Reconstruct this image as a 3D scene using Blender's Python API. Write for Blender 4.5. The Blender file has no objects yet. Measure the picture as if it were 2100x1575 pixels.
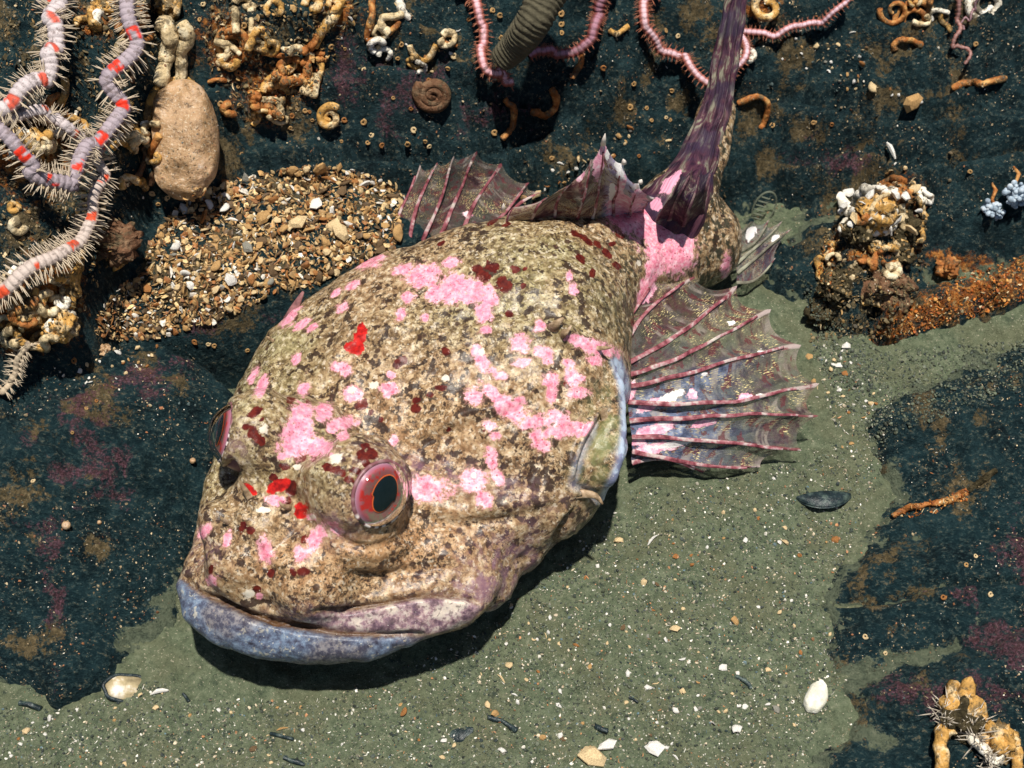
import bpy, bmesh, math, random, time
import numpy as np
from mathutils import Vector, Matrix
from mathutils.bvhtree import BVHTree

SC = bpy.context.scene
SC.unit_settings.system = 'METRIC'
SC.unit_settings.scale_length = 0.1          # one scene unit is ten centimetres: a close-up on the sea bed
COL = SC.collection
rng = np.random.default_rng(7)
random.seed(7)

# ------------------------------------------------------------------ camera
PITCH = math.radians(55.0)
DIST = 5.0
WID = 3.4                                     # width of the view at the aim point
AIM = np.array([0.0, 0.0, 0.15])
FWD = np.array([0.0, math.cos(PITCH), -math.sin(PITCH)])
RGT = np.array([1.0, 0.0, 0.0])
UPV = np.array([0.0, math.sin(PITCH), math.cos(PITCH)])
CAMP = AIM - DIST * FWD
cam_d = bpy.data.cameras.new('camera')
cam = bpy.data.objects.new('camera', cam_d)
COL.objects.link(cam)
cam.location = CAMP
cam.rotation_euler = (math.pi / 2 - PITCH, 0, 0)
cam_d.sensor_width = 36.0
cam_d.lens = 36.0 * DIST / WID
cam_d.clip_start = 0.05
cam_d.clip_end = 400.0
SC.camera = cam
cam_d.dof.use_dof = True
cam_d.dof.focus_distance = 4.75
cam_d.dof.aperture_fstop = 2.4

# ------------------------------------------------------------------ sky, sun, exposure
SUN_EL, SUN_AZ = math.radians(87.0), math.radians(150.0)     # azimuth counted from +Y (behind the fish) towards +X
world = bpy.data.worlds.new('World')
SC.world = world
world.use_nodes = True
wn = world.node_tree
bg = wn.nodes['Background']
sky = wn.nodes.new('ShaderNodeTexSky')
sky.sky_type = 'NISHITA'
sky.sun_disc = False
sky.sun_elevation = SUN_EL
sky.sun_rotation = SUN_AZ
wn.links.new(sky.outputs[0], bg.inputs[0])
bg.inputs[1].default_value = 0.05
sun_d = bpy.data.lights.new('sun', 'SUN')
sun_d.energy = 4.9
sun_d.angle = math.radians(1.5)
sun_d.color = (1.0, 0.95, 0.86)
sun = bpy.data.objects.new('sun', sun_d)
COL.objects.link(sun)
sdir = Vector((math.sin(SUN_AZ) * math.cos(SUN_EL), math.cos(SUN_AZ) * math.cos(SUN_EL), math.sin(SUN_EL)))
sun.rotation_euler = sdir.to_track_quat('Z', 'Y').to_euler()
sun.location = sdir * 10
SC.view_settings.view_transform = 'Standard'
SC.view_settings.look = 'None'
SC.view_settings.gamma = 1.0
SC.view_settings.use_curve_mapping = False
SC.view_settings.exposure = 0.3
SC.render.engine = 'CYCLES'
SC.cycles.transparent_max_bounces = 12
SC.cycles.max_bounces = 6

# ------------------------------------------------------------------ helpers
F = 2100.0 * DIST / WID                       # focal length in photograph pixels

def proj(P):
    d = np.asarray(P, float) - CAMP
    w = d @ FWD
    return np.stack([1050 + F * (d @ RGT) / w, 787.5 - F * (d @ UPV) / w], -1)

def ray(px, py):
    d = FWD[None] + ((np.atleast_1d(px) - 1050) / F)[:, None] * RGT[None] - ((np.atleast_1d(py) - 787.5) / F)[:, None] * UPV[None]
    return d / np.linalg.norm(d, axis=1, keepdims=True)

def unproj(px, py, z):
    d = ray(px, py)
    t = (np.atleast_1d(z) - CAMP[2]) / d[:, 2]
    return CAMP[None] + d * t[:, None]

def at(px, py, z):
    return unproj(px, py, z)[0]

_perm = np.random.default_rng(3).permutation(256)
_perm = np.concatenate([_perm, _perm, _perm])
_g = np.random.default_rng(4).normal(size=(256, 3)); _g /= np.linalg.norm(_g, axis=1, keepdims=True)

def noise(P, s=1.0, off=0.0):
    P = np.asarray(P, float) * s + off
    i = np.floor(P).astype(int); f = P - i; i &= 255
    u = f * f * f * (f * (f * 6 - 15) + 10)
    r = 0
    for dx in (0, 1):
        wx = u[:, 0] if dx else 1 - u[:, 0]
        for dy in (0, 1):
            wy = u[:, 1] if dy else 1 - u[:, 1]
            for dz in (0, 1):
                wz = u[:, 2] if dz else 1 - u[:, 2]
                h = _perm[_perm[_perm[(i[:, 0] + dx) & 255] + ((i[:, 1] + dy) & 255)] + ((i[:, 2] + dz) & 255)]
                g = _g[h]
                r = r + wx * wy * wz * (g[:, 0] * (f[:, 0] - dx) + g[:, 1] * (f[:, 1] - dy) + g[:, 2] * (f[:, 2] - dz))
    return r * 1.6

def fbm(P, s=1.0, oct=4, off=0.0, gain=0.5, ridge=False):
    r = 0; a = 1.0
    for k in range(oct):
        n = noise(P, s, off + 17.3 * k)
        r = r + a * ((0.5 - np.abs(n)) if ridge else n)
        a *= gain; s *= 2.03
    return r

def smooth(a, b, x):
    t = np.clip((np.asarray(x, float) - a) / (b - a), 0, 1)
    return t * t * (3 - 2 * t)

def mesh_from(name, V, Fc, smooth_shade=True):
    """Fast mesh from numpy verts and a list or array of faces."""
    me = bpy.data.meshes.new(name)
    V = np.asarray(V, np.float32)
    if isinstance(Fc, np.ndarray):
        n, k = Fc.shape
        me.vertices.add(len(V)); me.vertices.foreach_set('co', V.ravel())
        me.loops.add(n * k); me.loops.foreach_set('vertex_index', Fc.astype(np.int32).ravel())
        me.polygons.add(n)
        me.polygons.foreach_set('loop_start', np.arange(0, n * k, k, dtype=np.int32))
        me.update(calc_edges=True)
    else:
        me.from_pydata(V.tolist(), [], Fc)
    me.validate()
    if smooth_shade:
        me.polygons.foreach_set('use_smooth', np.ones(len(me.polygons), bool))
    return me

def attr(me, name, val):
    a = me.attributes.new(name, 'FLOAT', 'POINT')
    a.data.foreach_set('value', np.asarray(val, np.float32).ravel())

def attr_col(me, name, val):
    a = me.attributes.new(name, 'FLOAT_COLOR', 'POINT')
    v = np.ones((len(val), 4), np.float32); v[:, :3] = val
    a.data.foreach_set('color', v.ravel())

def put(name, me, mats=None, parent=None, loc=None):
    o = bpy.data.objects.new(name, me)
    COL.objects.link(o)
    if mats is not None and me is not None and not me.materials:
        for m in (mats if isinstance(mats, (list, tuple)) else [mats]):
            me.materials.append(m)
    if parent is not None:
        o.parent = parent
    if loc is not None:
        o.location = loc
    return o

def tag(o, label=None, cat=None, group=None, kind=None):
    if label: o['label'] = label
    if cat: o['category'] = cat
    if group: o['group'] = group
    if kind: o['kind'] = kind
    return o

def empty(name, loc, label, cat, group=None):
    o = bpy.data.objects.new(name, None)
    COL.objects.link(o)
    o.location = Vector(loc)
    o.empty_display_size = 0.05
    return tag(o, label, cat, group)

def catmull(P, n, closed=False):
    """Resample control points (k,d) to n points on a Catmull-Rom curve."""
    P = np.asarray(P, float)
    k = len(P)
    t = np.linspace(0, k - 1 - 1e-9, n)
    i = t.astype(int); f = (t - i)[:, None]
    p0 = P[np.maximum(i - 1, 0)]; p1 = P[i]; p2 = P[np.minimum(i + 1, k - 1)]; p3 = P[np.minimum(i + 2, k - 1)]
    return 0.5 * (2 * p1 + (p2 - p0) * f + (2 * p0 - 5 * p1 + 4 * p2 - p3) * f ** 2 + (3 * p1 - p0 - 3 * p2 + p3) * f ** 3)

def even(P, n):
    """Resample a polyline to n points evenly spaced by arc length."""
    P = np.asarray(P, float)
    s = np.concatenate([[0], np.cumsum(np.linalg.norm(np.diff(P[:, :3], axis=0), axis=1))])
    t = np.linspace(0, s[-1], n)
    return np.stack([np.interp(t, s, P[:, j]) for j in range(P.shape[1])], -1)

def frames(path, up=(0, 0, 1)):
    T = np.gradient(path, axis=0); T /= np.linalg.norm(T, axis=1, keepdims=True) + 1e-12
    up = np.asarray(up, float)
    n = up - T[0] * (up @ T[0])
    if np.linalg.norm(n) < 1e-3: n = np.array([1.0, 0, 0]) - T[0] * T[0][0]
    n /= np.linalg.norm(n)
    N = [n]
    for k in range(1, len(path)):
        n = N[-1] - T[k] * (N[-1] @ T[k]); n /= np.linalg.norm(n) + 1e-12
        N.append(n)
    N = np.array(N)
    return T, N, np.cross(T, N)

def frames_facing(path, up):
    """Frames whose normal keeps facing one direction."""
    T = np.gradient(path, axis=0); T /= np.linalg.norm(T, axis=1, keepdims=True) + 1e-12
    N = np.asarray(up, float)[None] - T * (T @ np.asarray(up, float))[:, None]; N /= np.linalg.norm(N, axis=1, keepdims=True) + 1e-9
    return T, N, np.cross(T, N)

def tube(path, rad, seg=8, up=(0, 0, 1), flat=1.0, cap=True, facing=False):
    path = np.asarray(path, float); m = len(path)
    rad = np.broadcast_to(np.asarray(rad, float), (m,))
    T, N, B = frames_facing(path, up) if facing else frames(path, up)
    th = np.linspace(0, 2 * np.pi, seg, endpoint=False)
    V = path[:, None] + rad[:, None, None] * (np.cos(th)[None, :, None] * B[:, None] + flat * np.sin(th)[None, :, None] * N[:, None])
    V = V.reshape(-1, 3)
    a = np.arange(m - 1)[:, None] * seg; j = np.arange(seg)[None]; j2 = (j + 1) % seg
    Q = np.stack([a + j, a + j2, a + seg + j2, a + seg + j], -1).reshape(-1, 4)
    if cap:
        V = np.vstack([V, path[0] - T[0] * rad[0] * .3, path[-1] + T[-1] * rad[-1] * .3])
        c0, c1 = m * seg, m * seg + 1
        jj = np.arange(seg); jn = (jj + 1) % seg
        Q = np.vstack([Q, np.stack([jn, jj, np.full(seg, c0), np.full(seg, c0)], -1),
                       np.stack([(m - 1) * seg + jj, (m - 1) * seg + jn, np.full(seg, c1), np.full(seg, c1)], -1)])
    return V, Q

def merge(parts):
    V, Q, n = [], [], 0
    for v, q in parts:
        V.append(v); Q.append(np.asarray(q) + n); n += len(v)
    return np.vstack(V), np.vstack(Q)

def faces_clean(Q):
    """Quads whose last two indices repeat become triangles."""
    Q = np.asarray(Q)
    tri = Q[:, 2] == Q[:, 3]
    return [list(map(int, q)) for q in Q[~tri]] + [list(map(int, q[:3])) for q in Q[tri]]

def qmesh(name, V, Q, smooth_shade=True):
    return mesh_from(name, V, faces_clean(Q) if (np.asarray(Q)[:, 2] == np.asarray(Q)[:, 3]).any() else np.asarray(Q), smooth_shade)

def grid_faces(nu, nv, closed_v=False):
    i = np.arange(nu - 1)[:, None] * nv
    jn = nv if closed_v else nv - 1
    j = np.arange(jn)[None]; j2 = (j + 1) % nv
    return np.stack([i + j, i + j2, i + nv + j2, i + nv + j], -1).reshape(-1, 4)

def ellip(px, cx, cy, rx, ry, ang=0.0):
    a = math.radians(ang); dx = px[:, 0] - cx; dy = px[:, 1] - cy
    u = dx * math.cos(a) + dy * math.sin(a); v = -dx * math.sin(a) + dy * math.cos(a)
    return np.sqrt((u / rx) ** 2 + (v / ry) ** 2)

def polydist(px, pts):
    """Distance of points to a polyline, signed side and position along it."""
    best = np.full(len(px), 1e9); side = np.zeros(len(px)); along = np.zeros(len(px))
    pts = np.asarray(pts, float); n = len(pts) - 1
    for k in range(n):
        a, b = pts[k], pts[k + 1]; ab = b - a
        t = np.clip(((px - a) @ ab) / (ab @ ab), 0, 1)
        q = px - (a + t[:, None] * ab)
        d = np.hypot(q[:, 0], q[:, 1])
        m = d < best
        best[m] = d[m]; side[m] = np.sign(ab[0] * q[m, 1] - ab[1] * q[m, 0]); along[m] = (k + t[m]) / n
    return best, side, along

def inpoly(x, y, poly):
    poly = np.asarray(poly, float); r = np.zeros(len(x), bool); n = len(poly)
    for k in range(n):
        x1, y1 = poly[k]; x2, y2 = poly[(k + 1) % n]
        c = ((y1 > y) != (y2 > y)) & (x < (x2 - x1) * (y - y1) / (y2 - y1 + 1e-12) + x1)
        r ^= c
    return r
# ------------------------------------------------------------------ the fish: body
# stations down the body: x, y of the axis, half width, height of the belly, full height
ST = np.array([[-0.503, -0.789, 0.466, 0.2, 0.16], [-0.498, -0.65, 0.473, 0.17, 0.24], [-0.454, -0.513, 0.505, 0.13, 0.33], [-0.381, -0.379, 0.564, 0.08, 0.43], [-0.289, -0.247, 0.6, 0.04, 0.53], [-0.176, -0.128, 0.59, 0.01, 0.61], [-0.056, -0.018, 0.531, 0.0, 0.66], [0.053, 0.097, 0.434, 0.0, 0.68], [0.153, 0.216, 0.326, 0.0, 0.65], [0.262, 0.331, 0.242, 0.0, 0.57], [0.385, 0.433, 0.192, 0.02, 0.47], [0.521, 0.521, 0.177, 0.04, 0.38], [0.664, 0.601, 0.178, 0.06, 0.32]])

def sgnpow(a, p): return np.sign(a) * np.abs(a) ** p

def pchip(x, Y, xq):
    h = np.diff(x)[:, None]; d = np.diff(Y, axis=0) / h
    m = np.zeros_like(Y); m[0] = d[0]; m[-1] = d[-1]
    w1 = 2 * h[1:] + h[:-1]; w2 = h[1:] + 2 * h[:-1]
    with np.errstate(divide='ignore', invalid='ignore'):
        mm = (w1 + w2) / (w1 / d[:-1] + w2 / d[1:])
    m[1:-1] = np.where(d[:-1] * d[1:] > 0, mm, 0)
    i = np.clip(np.searchsorted(x, xq) - 1, 0, len(x) - 2); hh = (x[i + 1] - x[i])[:, None]; t = (xq - x[i])[:, None] / hh
    return (2 * t**3 - 3 * t**2 + 1) * Y[i] + (t**3 - 2 * t**2 + t) * hh * m[i] + (-2 * t**3 + 3 * t**2) * Y[i + 1] + (t**3 - t**2) * hh * m[i + 1]

FHB = ST[:, 4] * .38; FHT = ST[:, 4] - FHB
FC = np.c_[ST[:, :2], ST[:, 3] + FHB]; FW = ST[:, 2]
_T = np.gradient(FC, axis=0); _T[:, 2] = 0; _T /= np.linalg.norm(_T, axis=1, keepdims=True)
for _ in range(3):
    _E = np.vstack([_T[:1], _T, _T[-1:]]); _T = (_E[:-2] + 2 * _E[1:-1] + _E[2:]) / 4
_T /= np.linalg.norm(_T, axis=1, keepdims=True)
FL = np.c_[_T[:, 1], -_T[:, 0], 0 * _T[:, 0]]

def loft_body(nu=230, nv=160, cap=.15):
    A = np.c_[FC, _T[:, :2], FW, FHT, FHB]
    fr, rr = [], []
    for a in np.linspace(0, 1, 8)[:-1]:
        c = math.sin(a * math.pi / 2); k = A[0].copy(); k[:3] = FC[0] - _T[0] * cap * math.cos(a * math.pi / 2)
        k[5] *= max(c, .01) ** .9; k[6] *= .25 + .75 * c; k[7] *= .4 + .6 * c; fr.append(k)
    for a in np.linspace(0, 1, 6)[1:]:
        c = math.cos(a * math.pi / 2 * .98); k = A[-1].copy(); k[:3] = FC[-1] + _T[-1] * .13 * math.sin(a * math.pi / 2); k[5:] *= c; rr.append(k)
    A = np.vstack([fr, A, rr])
    s = np.r_[0, np.cumsum(np.linalg.norm(np.diff(A[:, :3], axis=0), axis=1) + .5 * np.abs(np.diff(A[:, 5])))]
    A = pchip(s, A, np.linspace(0, s[-1], nu))
    th = np.linspace(0, 2 * np.pi, nv, endpoint=False); c, si = np.cos(th), np.sin(th)
    t = A[:, 3:5] / np.linalg.norm(A[:, 3:5], axis=1, keepdims=True); l = np.c_[t[:, 1], -t[:, 0]]
    e = 2 / 2.3
    X = A[:, 5, None] * sgnpow(c, e)[None]; Z = np.where(si > 0, A[:, 6, None], A[:, 7, None]) * sgnpow(si, e)[None]
    V = np.stack([A[:, 0, None] + X * l[:, 0, None], A[:, 1, None] + X * l[:, 1, None], A[:, 2, None] + Z], -1).reshape(-1, 3)
    Q = grid_faces(nu, nv, True)
    c0 = len(V); V = np.vstack([V, V[:nv].mean(0), V[-nv:].mean(0)])
    j = np.arange(nv); j2 = (j + 1) % nv
    Q = np.vstack([Q, np.stack([j2, j, np.full(nv, c0), np.full(nv, c0)], -1), np.stack([(nu - 1) * nv + j, (nu - 1) * nv + j2, np.full(nv, c0 + 1), np.full(nv, c0 + 1)], -1)])
    return V, Q

def ball(c, r, n=24, scale=(1, 1, 1), axes=None):
    th = np.linspace(0, np.pi, n)[:, None]; ph = np.linspace(0, 2 * np.pi, 2 * n, endpoint=False)[None]
    D = np.stack([np.sin(th) * np.cos(ph), np.sin(th) * np.sin(ph), np.cos(th) + 0 * ph], -1).reshape(-1, 3) * np.asarray(scale)
    if axes is not None: D = D @ np.asarray(axes)
    return np.asarray(c) + r * D, grid_faces(n, 2 * n, True)

# key places on the head, found on the lofted surface
_V, _Q = loft_body()
_bv = BVHTree.FromPolygons(_V.tolist(), faces_clean(_Q))
def on_body(px, py, default_z=.3):
    d = ray(px, py)[0]
    h = _bv.ray_cast(Vector(CAMP), Vector(d))
    if h[0] is None: return at(px, py, default_z), np.array([0, 0, 1.0])
    n = np.array(h[1])
    if n @ d > 0: n = -n
    return np.array(h[0]), n

def unit(v):
    v = np.asarray(v, float); return v / np.linalg.norm(v)

pieces = [(_V, _Q)]
# tail stalk
tail_px = [(1345, 480, .24, .17), (1392, 425, .36, .135), (1432, 355, .42, .095), (1458, 280, .47, .072), (1476, 200, .52, .06)]
tp = np.array([list(at(a, b, z)) + [r] for a, b, z, r in tail_px]); tp = catmull(tp, 50)
tv, tq = tube(tp[:, :3], tp[:, 3], 40, up=(0, 0, 1), flat=1.0)
pieces.append((tv, tq))
# eyes: positions just outside the skull, looking out sideways
def body_pt(px, py, lift): 
    p, n = on_body(px, py); return p + n * lift
EYE_R = unproj(757, 985, .60)[0]; EYE_L = unproj(512, 893, .60)[0]
axis_h = FC[0] - FC[3]; axis_h[2] = 0; axis_h = unit(axis_h); lat = unit(FL[2])
NR = unit(lat * .86 + axis_h * .26 + np.array([0, 0, .46])); NL = unit(-lat * .92 + axis_h * .22 + np.array([0, 0, .30]))
EYE_RAD = .118
# ------------------------------------------------------------------ materials
class NT:
    """Small helper for building node trees."""
    def __init__(s, name):
        s.m = bpy.data.materials.new(name); s.m.use_nodes = True
        s.t = s.m.node_tree; s.b = s.t.nodes['Principled BSDF']; s.out = s.t.nodes['Material Output']
    def set(s, sock, v):
        if isinstance(v, bpy.types.NodeSocket): s.t.links.new(v, sock)
        elif hasattr(sock.default_value, '__len__') and not hasattr(v, '__len__'): sock.default_value = (v, v, v, 1)[:len(sock.default_value)]
        elif hasattr(v, '__len__') and len(v) == 3 and len(sock.default_value) == 4: sock.default_value = (*v, 1)
        else: sock.default_value = v
    def node(s, ty, **kw):
        n = s.t.nodes.new(ty)
        for k, v in kw.items(): setattr(n, k, v)
        return n
    def coord(s, which='Object'): return s.node('ShaderNodeTexCoord').outputs[which]
    def attr(s, name): return s.node('ShaderNodeAttribute', attribute_name=name).outputs['Fac']
    def attrc(s, name): return s.node('ShaderNodeAttribute', attribute_name=name).outputs['Color']
    def map(s, v, sc=(1, 1, 1), rot=(0, 0, 0)):
        n = s.node('ShaderNodeMapping'); s.set(n.inputs[0], v); n.inputs['Scale'].default_value = sc; n.inputs['Rotation'].default_value = rot
        return n.outputs[0]
    def noise(s, v, scale, detail=3, rough=.55, dist=0, col=False):
        n = s.node('ShaderNodeTexNoise'); s.set(n.inputs['Vector'], v)
        s.set(n.inputs['Scale'], scale); s.set(n.inputs['Detail'], detail); s.set(n.inputs['Roughness'], rough); s.set(n.inputs['Distortion'], dist)
        return n.outputs['Color' if col else 'Fac']
    def voro(s, v, scale, feature='F1', out='Distance', rand=1.0):
        n = s.node('ShaderNodeTexVoronoi', feature=feature); s.set(n.inputs['Vector'], v); s.set(n.inputs['Scale'], scale); s.set(n.inputs['Randomness'], rand)
        return n.outputs[out]
    def math(s, op, a, b=0.0, c=None, clamp=False):
        n = s.node('ShaderNodeMath', operation=op, use_clamp=clamp); s.set(n.inputs[0], a); s.set(n.inputs[1], b)
        if c is not None: s.set(n.inputs[2], c)
        return n.outputs[0]
    def step(s, v, lo, hi, a=0.0, b=1.0):
        n = s.node('ShaderNodeMapRange', interpolation_type='SMOOTHSTEP'); s.set(n.inputs[0], v)
        n.inputs[1].default_value = lo; n.inputs[2].default_value = hi; n.inputs[3].default_value = a; n.inputs[4].default_value = b
        return n.outputs[0]
    def mix(s, f, a, b, blend='MIX'):
        n = s.node('ShaderNodeMix', data_type='RGBA', blend_type=blend); s.set(n.inputs[0], f); s.set(n.inputs[6], a); s.set(n.inputs[7], b)
        return n.outputs[2]
    def ramp(s, f, stops, interp='LINEAR'):
        n = s.node('ShaderNodeValToRGB'); s.set(n.inputs[0], f); r = n.color_ramp; r.interpolation = interp
        while len(r.elements) < len(stops): r.elements.new(.5)
        for e, (p, c) in zip(r.elements, stops): e.position = p; e.color = (*c, 1) if len(c) == 3 else c
        return n.outputs[0]
    def bump(s, h, strength=.5, dist=.01, prev=None):
        n = s.node('ShaderNodeBump'); s.set(n.inputs['Height'], h); n.inputs['Strength'].default_value = strength; n.inputs['Distance'].default_value = dist
        if prev is not None: s.set(n.inputs['Normal'], prev)
        return n.outputs[0]
    def done(s, col=None, rough=.6, spec=.2, normal=None, alpha=None, **kw):
        if col is not None: s.set(s.b.inputs['Base Color'], col)
        s.set(s.b.inputs['Roughness'], rough); s.set(s.b.inputs['Specular IOR Level'], spec)
        if normal is not None: s.set(s.b.inputs['Normal'], normal)
        if alpha is not None: s.set(s.b.inputs['Alpha'], alpha)
        for k, v in kw.items(): s.set(s.b.inputs[k.replace('_', ' ')], v)
        return s.m

def mat_skin():
    t = NT('fish_skin'); v = t.coord()
    fl = t.map(v, (1, 1, 1))
    warp = t.noise(v, 22, 2, col=True)
    vm = t.node('ShaderNodeVectorMath', operation='MULTIPLY_ADD'); t.set(vm.inputs[0], warp); vm.inputs[1].default_value = (.010,) * 3; t.set(vm.inputs[2], v)
    w = vm.outputs[0]
    big = t.noise(v, 5, 3)
    mid = t.noise(w, 46, 3, .55)
    fine = t.noise(w, 88, 2, .5, .4)
    tone = t.attr('tone'); rear = t.attr('rear'); jaw = t.attr('jaw')
    base = t.ramp(mid, [(.28, (.12, .064, .034)), (.42, (.28, .160, .085)), (.51, (.40, .255, .145)), (.60, (.51, .355, .215)), (.74, (.64, .51, .36))])
    olive = t.ramp(mid, [(.30, (.08, .078, .034)), (.42, (.18, .165, .072)), (.52, (.30, .27, .13)), (.66, (.47, .44, .26))])
    base = t.mix(t.math('MULTIPLY', tone, t.step(big, .35, .65, .4, .8)), base, olive)
    warm = t.attr('warm')
    base = t.mix(t.math('MULTIPLY', warm, .5), base, (.52, .27, .12))
    # worm-like dark squiggles: the zero lines of two noises
    z1 = t.math('ABSOLUTE', t.math('SUBTRACT', t.noise(w, 40, 1, .5, .6), .5))
    z2 = t.math('ABSOLUTE', t.math('SUBTRACT', t.noise(w, 62, 1, .5, .5), .5))
    sq = t.math('MAXIMUM', t.step(z1, .038, .012), t.step(z2, .040, .012, 0, .8))
    dens = t.step(t.noise(v, 6, 4, .65), .36, .62)
    base = t.mix(t.math('MULTIPLY', sq, t.math('MULTIPLY_ADD', dens, .6, .2)), base, (.085, .052, .028))
    # freckles, two sizes
    fr = t.step(fine, .45, .385)
    base = t.mix(t.math('MULTIPLY', fr, t.math('MULTIPLY_ADD', dens, .75, .25)), base, (.055, .036, .022))
    f2 = t.step(t.noise(v, 95, 3, .65), .43, .36)
    base = t.mix(t.math('MULTIPLY', f2, .8), base, (.09, .055, .03))
    pale = t.step(t.noise(w, 62, 3, .6), .565, .64)
    base = t.mix(t.math('MULTIPLY', pale, .5), base, (.74, .64, .49))
    blot = t.step(t.math('ADD', t.noise(w, 25, 4, .66), t.math('MULTIPLY', t.noise(v, 3.5, 2), .35)), .735, .775)
    base = t.mix(t.math('MULTIPLY', blot, .92), base, (.030, .017, .013))
    cell2 = t.voro(w, 46, 'F1')
    dots = t.step(t.voro(v, 21, 'F1'), .25, .17)
    dots = t.math('MULTIPLY', dots, t.step(t.noise(v, 9, 1), .47, .53))
    base = t.mix(t.math('MULTIPLY', dots, .9), base, (.05, .026, .018))
    purp = t.attr('purple')
    base = t.mix(t.math('MULTIPLY', purp, t.step(t.noise(w, 24, 4, .65), .42, .60, .1, .8)), base, (.20, .105, .15))
    # rear trunk: long dark flecks
    st = t.noise(t.map(w, (30, 30, 9)), 1.6, 4, .6)
    base = t.mix(t.math('MULTIPLY', rear, t.step(st, .50, .57)), base, (.035, .034, .022))
    # blue grey lower jaw with speckles
    jn = t.noise(w, 42, 5, .75)
    jb = t.ramp(jn, [(.34, (.035, .035, .055)), (.45, (.085, .10, .15)), (.54, (.13, .17, .245)), (.62, (.19, .25, .34)), (.74, (.38, .38, .35))])
    jb = t.mix(t.step(t.noise(w, 60, 3, .65), .58, .66, 0, .7), jb, (.50, .47, .38))
    jb = t.mix(t.step(t.noise(v, 6, 3), .56, .42, 0, .65), jb, t.mix(t.step(jn, .45, .58), (.055, .045, .06), (.22, .17, .14)))
    base = t.mix(jaw, base, jb)
    ln = t.noise(v, 17, 5, .7)
    lb = t.ramp(ln, [(.34, (.045, .032, .05)), (.44, (.14, .085, .12)), (.50, (.32, .21, .23)), (.56, (.50, .42, .38)), (.68, (.66, .58, .48))])
    lb = t.mix(t.math('MULTIPLY', fr, .6), lb, (.08, .05, .06))
    base = t.mix(t.math('MULTIPLY', t.attr('lip'), .9), base, lb)
    # olive ground of the gill cover
    green = t.attr('green')
    base = t.mix(t.math('MULTIPLY', green, t.step(t.noise(w, 20, 3), .40, .62, 0, .75)), base, (.20, .22, .09))
    slot = t.attr('slot')
    base = t.mix(slot, base, (.085, .04, .015))
    rim = t.attr('rim')
    base = t.mix(rim, base, t.mix(t.step(t.noise(w, 30, 3), .45, .6), (.42, .50, .62), (.20, .22, .34)))
    # dark red marks
    rn = t.noise(v, 55, 3, .6)
    e = t.math('MULTIPLY_ADD', t.math('SUBTRACT', t.noise(v, 42, 3, .6), .5), .9, t.attr('dark'))
    base = t.mix(t.step(e, .45, .56), base, t.ramp(rn, [(.35, (.045, .006, .006)), (.6, (.12, .016, .010))]))
    e = t.math('MULTIPLY_ADD', t.math('SUBTRACT', t.noise(v, 42, 3, .6), .5), .9, t.attr('red'))
    base = t.mix(t.step(e, .45, .56), base, t.ramp(rn, [(.35, (.22, .008, .008)), (.65, (.62, .02, .015))]))
    # pink crusty patches, pale at the rim, pitted
    e = t.math('MULTIPLY_ADD', t.math('SUBTRACT', t.noise(v, 38, 6, .78), .5), 1.7, t.math('MULTIPLY', t.attr('pink'), .96))
    base = t.mix(t.step(e, .16, .40, 0, .4), base, (.44, .22, .17))
    pm = t.step(e, .36, .47)
    pk = t.ramp(t.noise(v, 52, 5, .75), [(.32, (.46, .06, .11)), (.42, (.76, .21, .30)), (.52, (.86, .36, .45)), (.64, (.93, .62, .66))])
    pk = t.mix(t.step(t.voro(v, 55, 'F1'), .20, .12), pk, (.30, .05, .07))
    pk = t.mix(t.step(e, .52, .40, 0, .5), pk, (.88, .60, .54))
    pk = t.mix(t.math('MULTIPLY', tone, .35), pk, (.62, .28, .42))
    pk = t.mix(t.math('MULTIPLY', fr, .35), pk, (.30, .12, .10))
    base = t.mix(t.math('MULTIPLY', pm, .95), base, pk)
    e2 = t.math('MULTIPLY_ADD', t.math('SUBTRACT', t.noise(v, 60, 5, .75), .5), 1.3, t.attr('white'))
    base = t.mix(t.step(e2, .44, .60, 0, .9), base, (.76, .68, .56))
    h = t.math('ADD', t.math('MULTIPLY', t.noise(w, 70, 5, .7), .8), t.math('MULTIPLY', t.step(cell2, 0, .6), -.35))
    h = t.math('ADD', h, t.math('MULTIPLY', pm, .45))
    h = t.math('ADD', h, t.math('MULTIPLY', t.noise(v, 240, 3, .6), .28))
    nb = t.bump(h, .22, .008)
    return t.done(base, t.step(mid, .3, .7, .25, .36), .22, nb, Subsurface_Weight=.05, Subsurface_Radius=(.03, .012, .008), Subsurface_Scale=.4)

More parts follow.
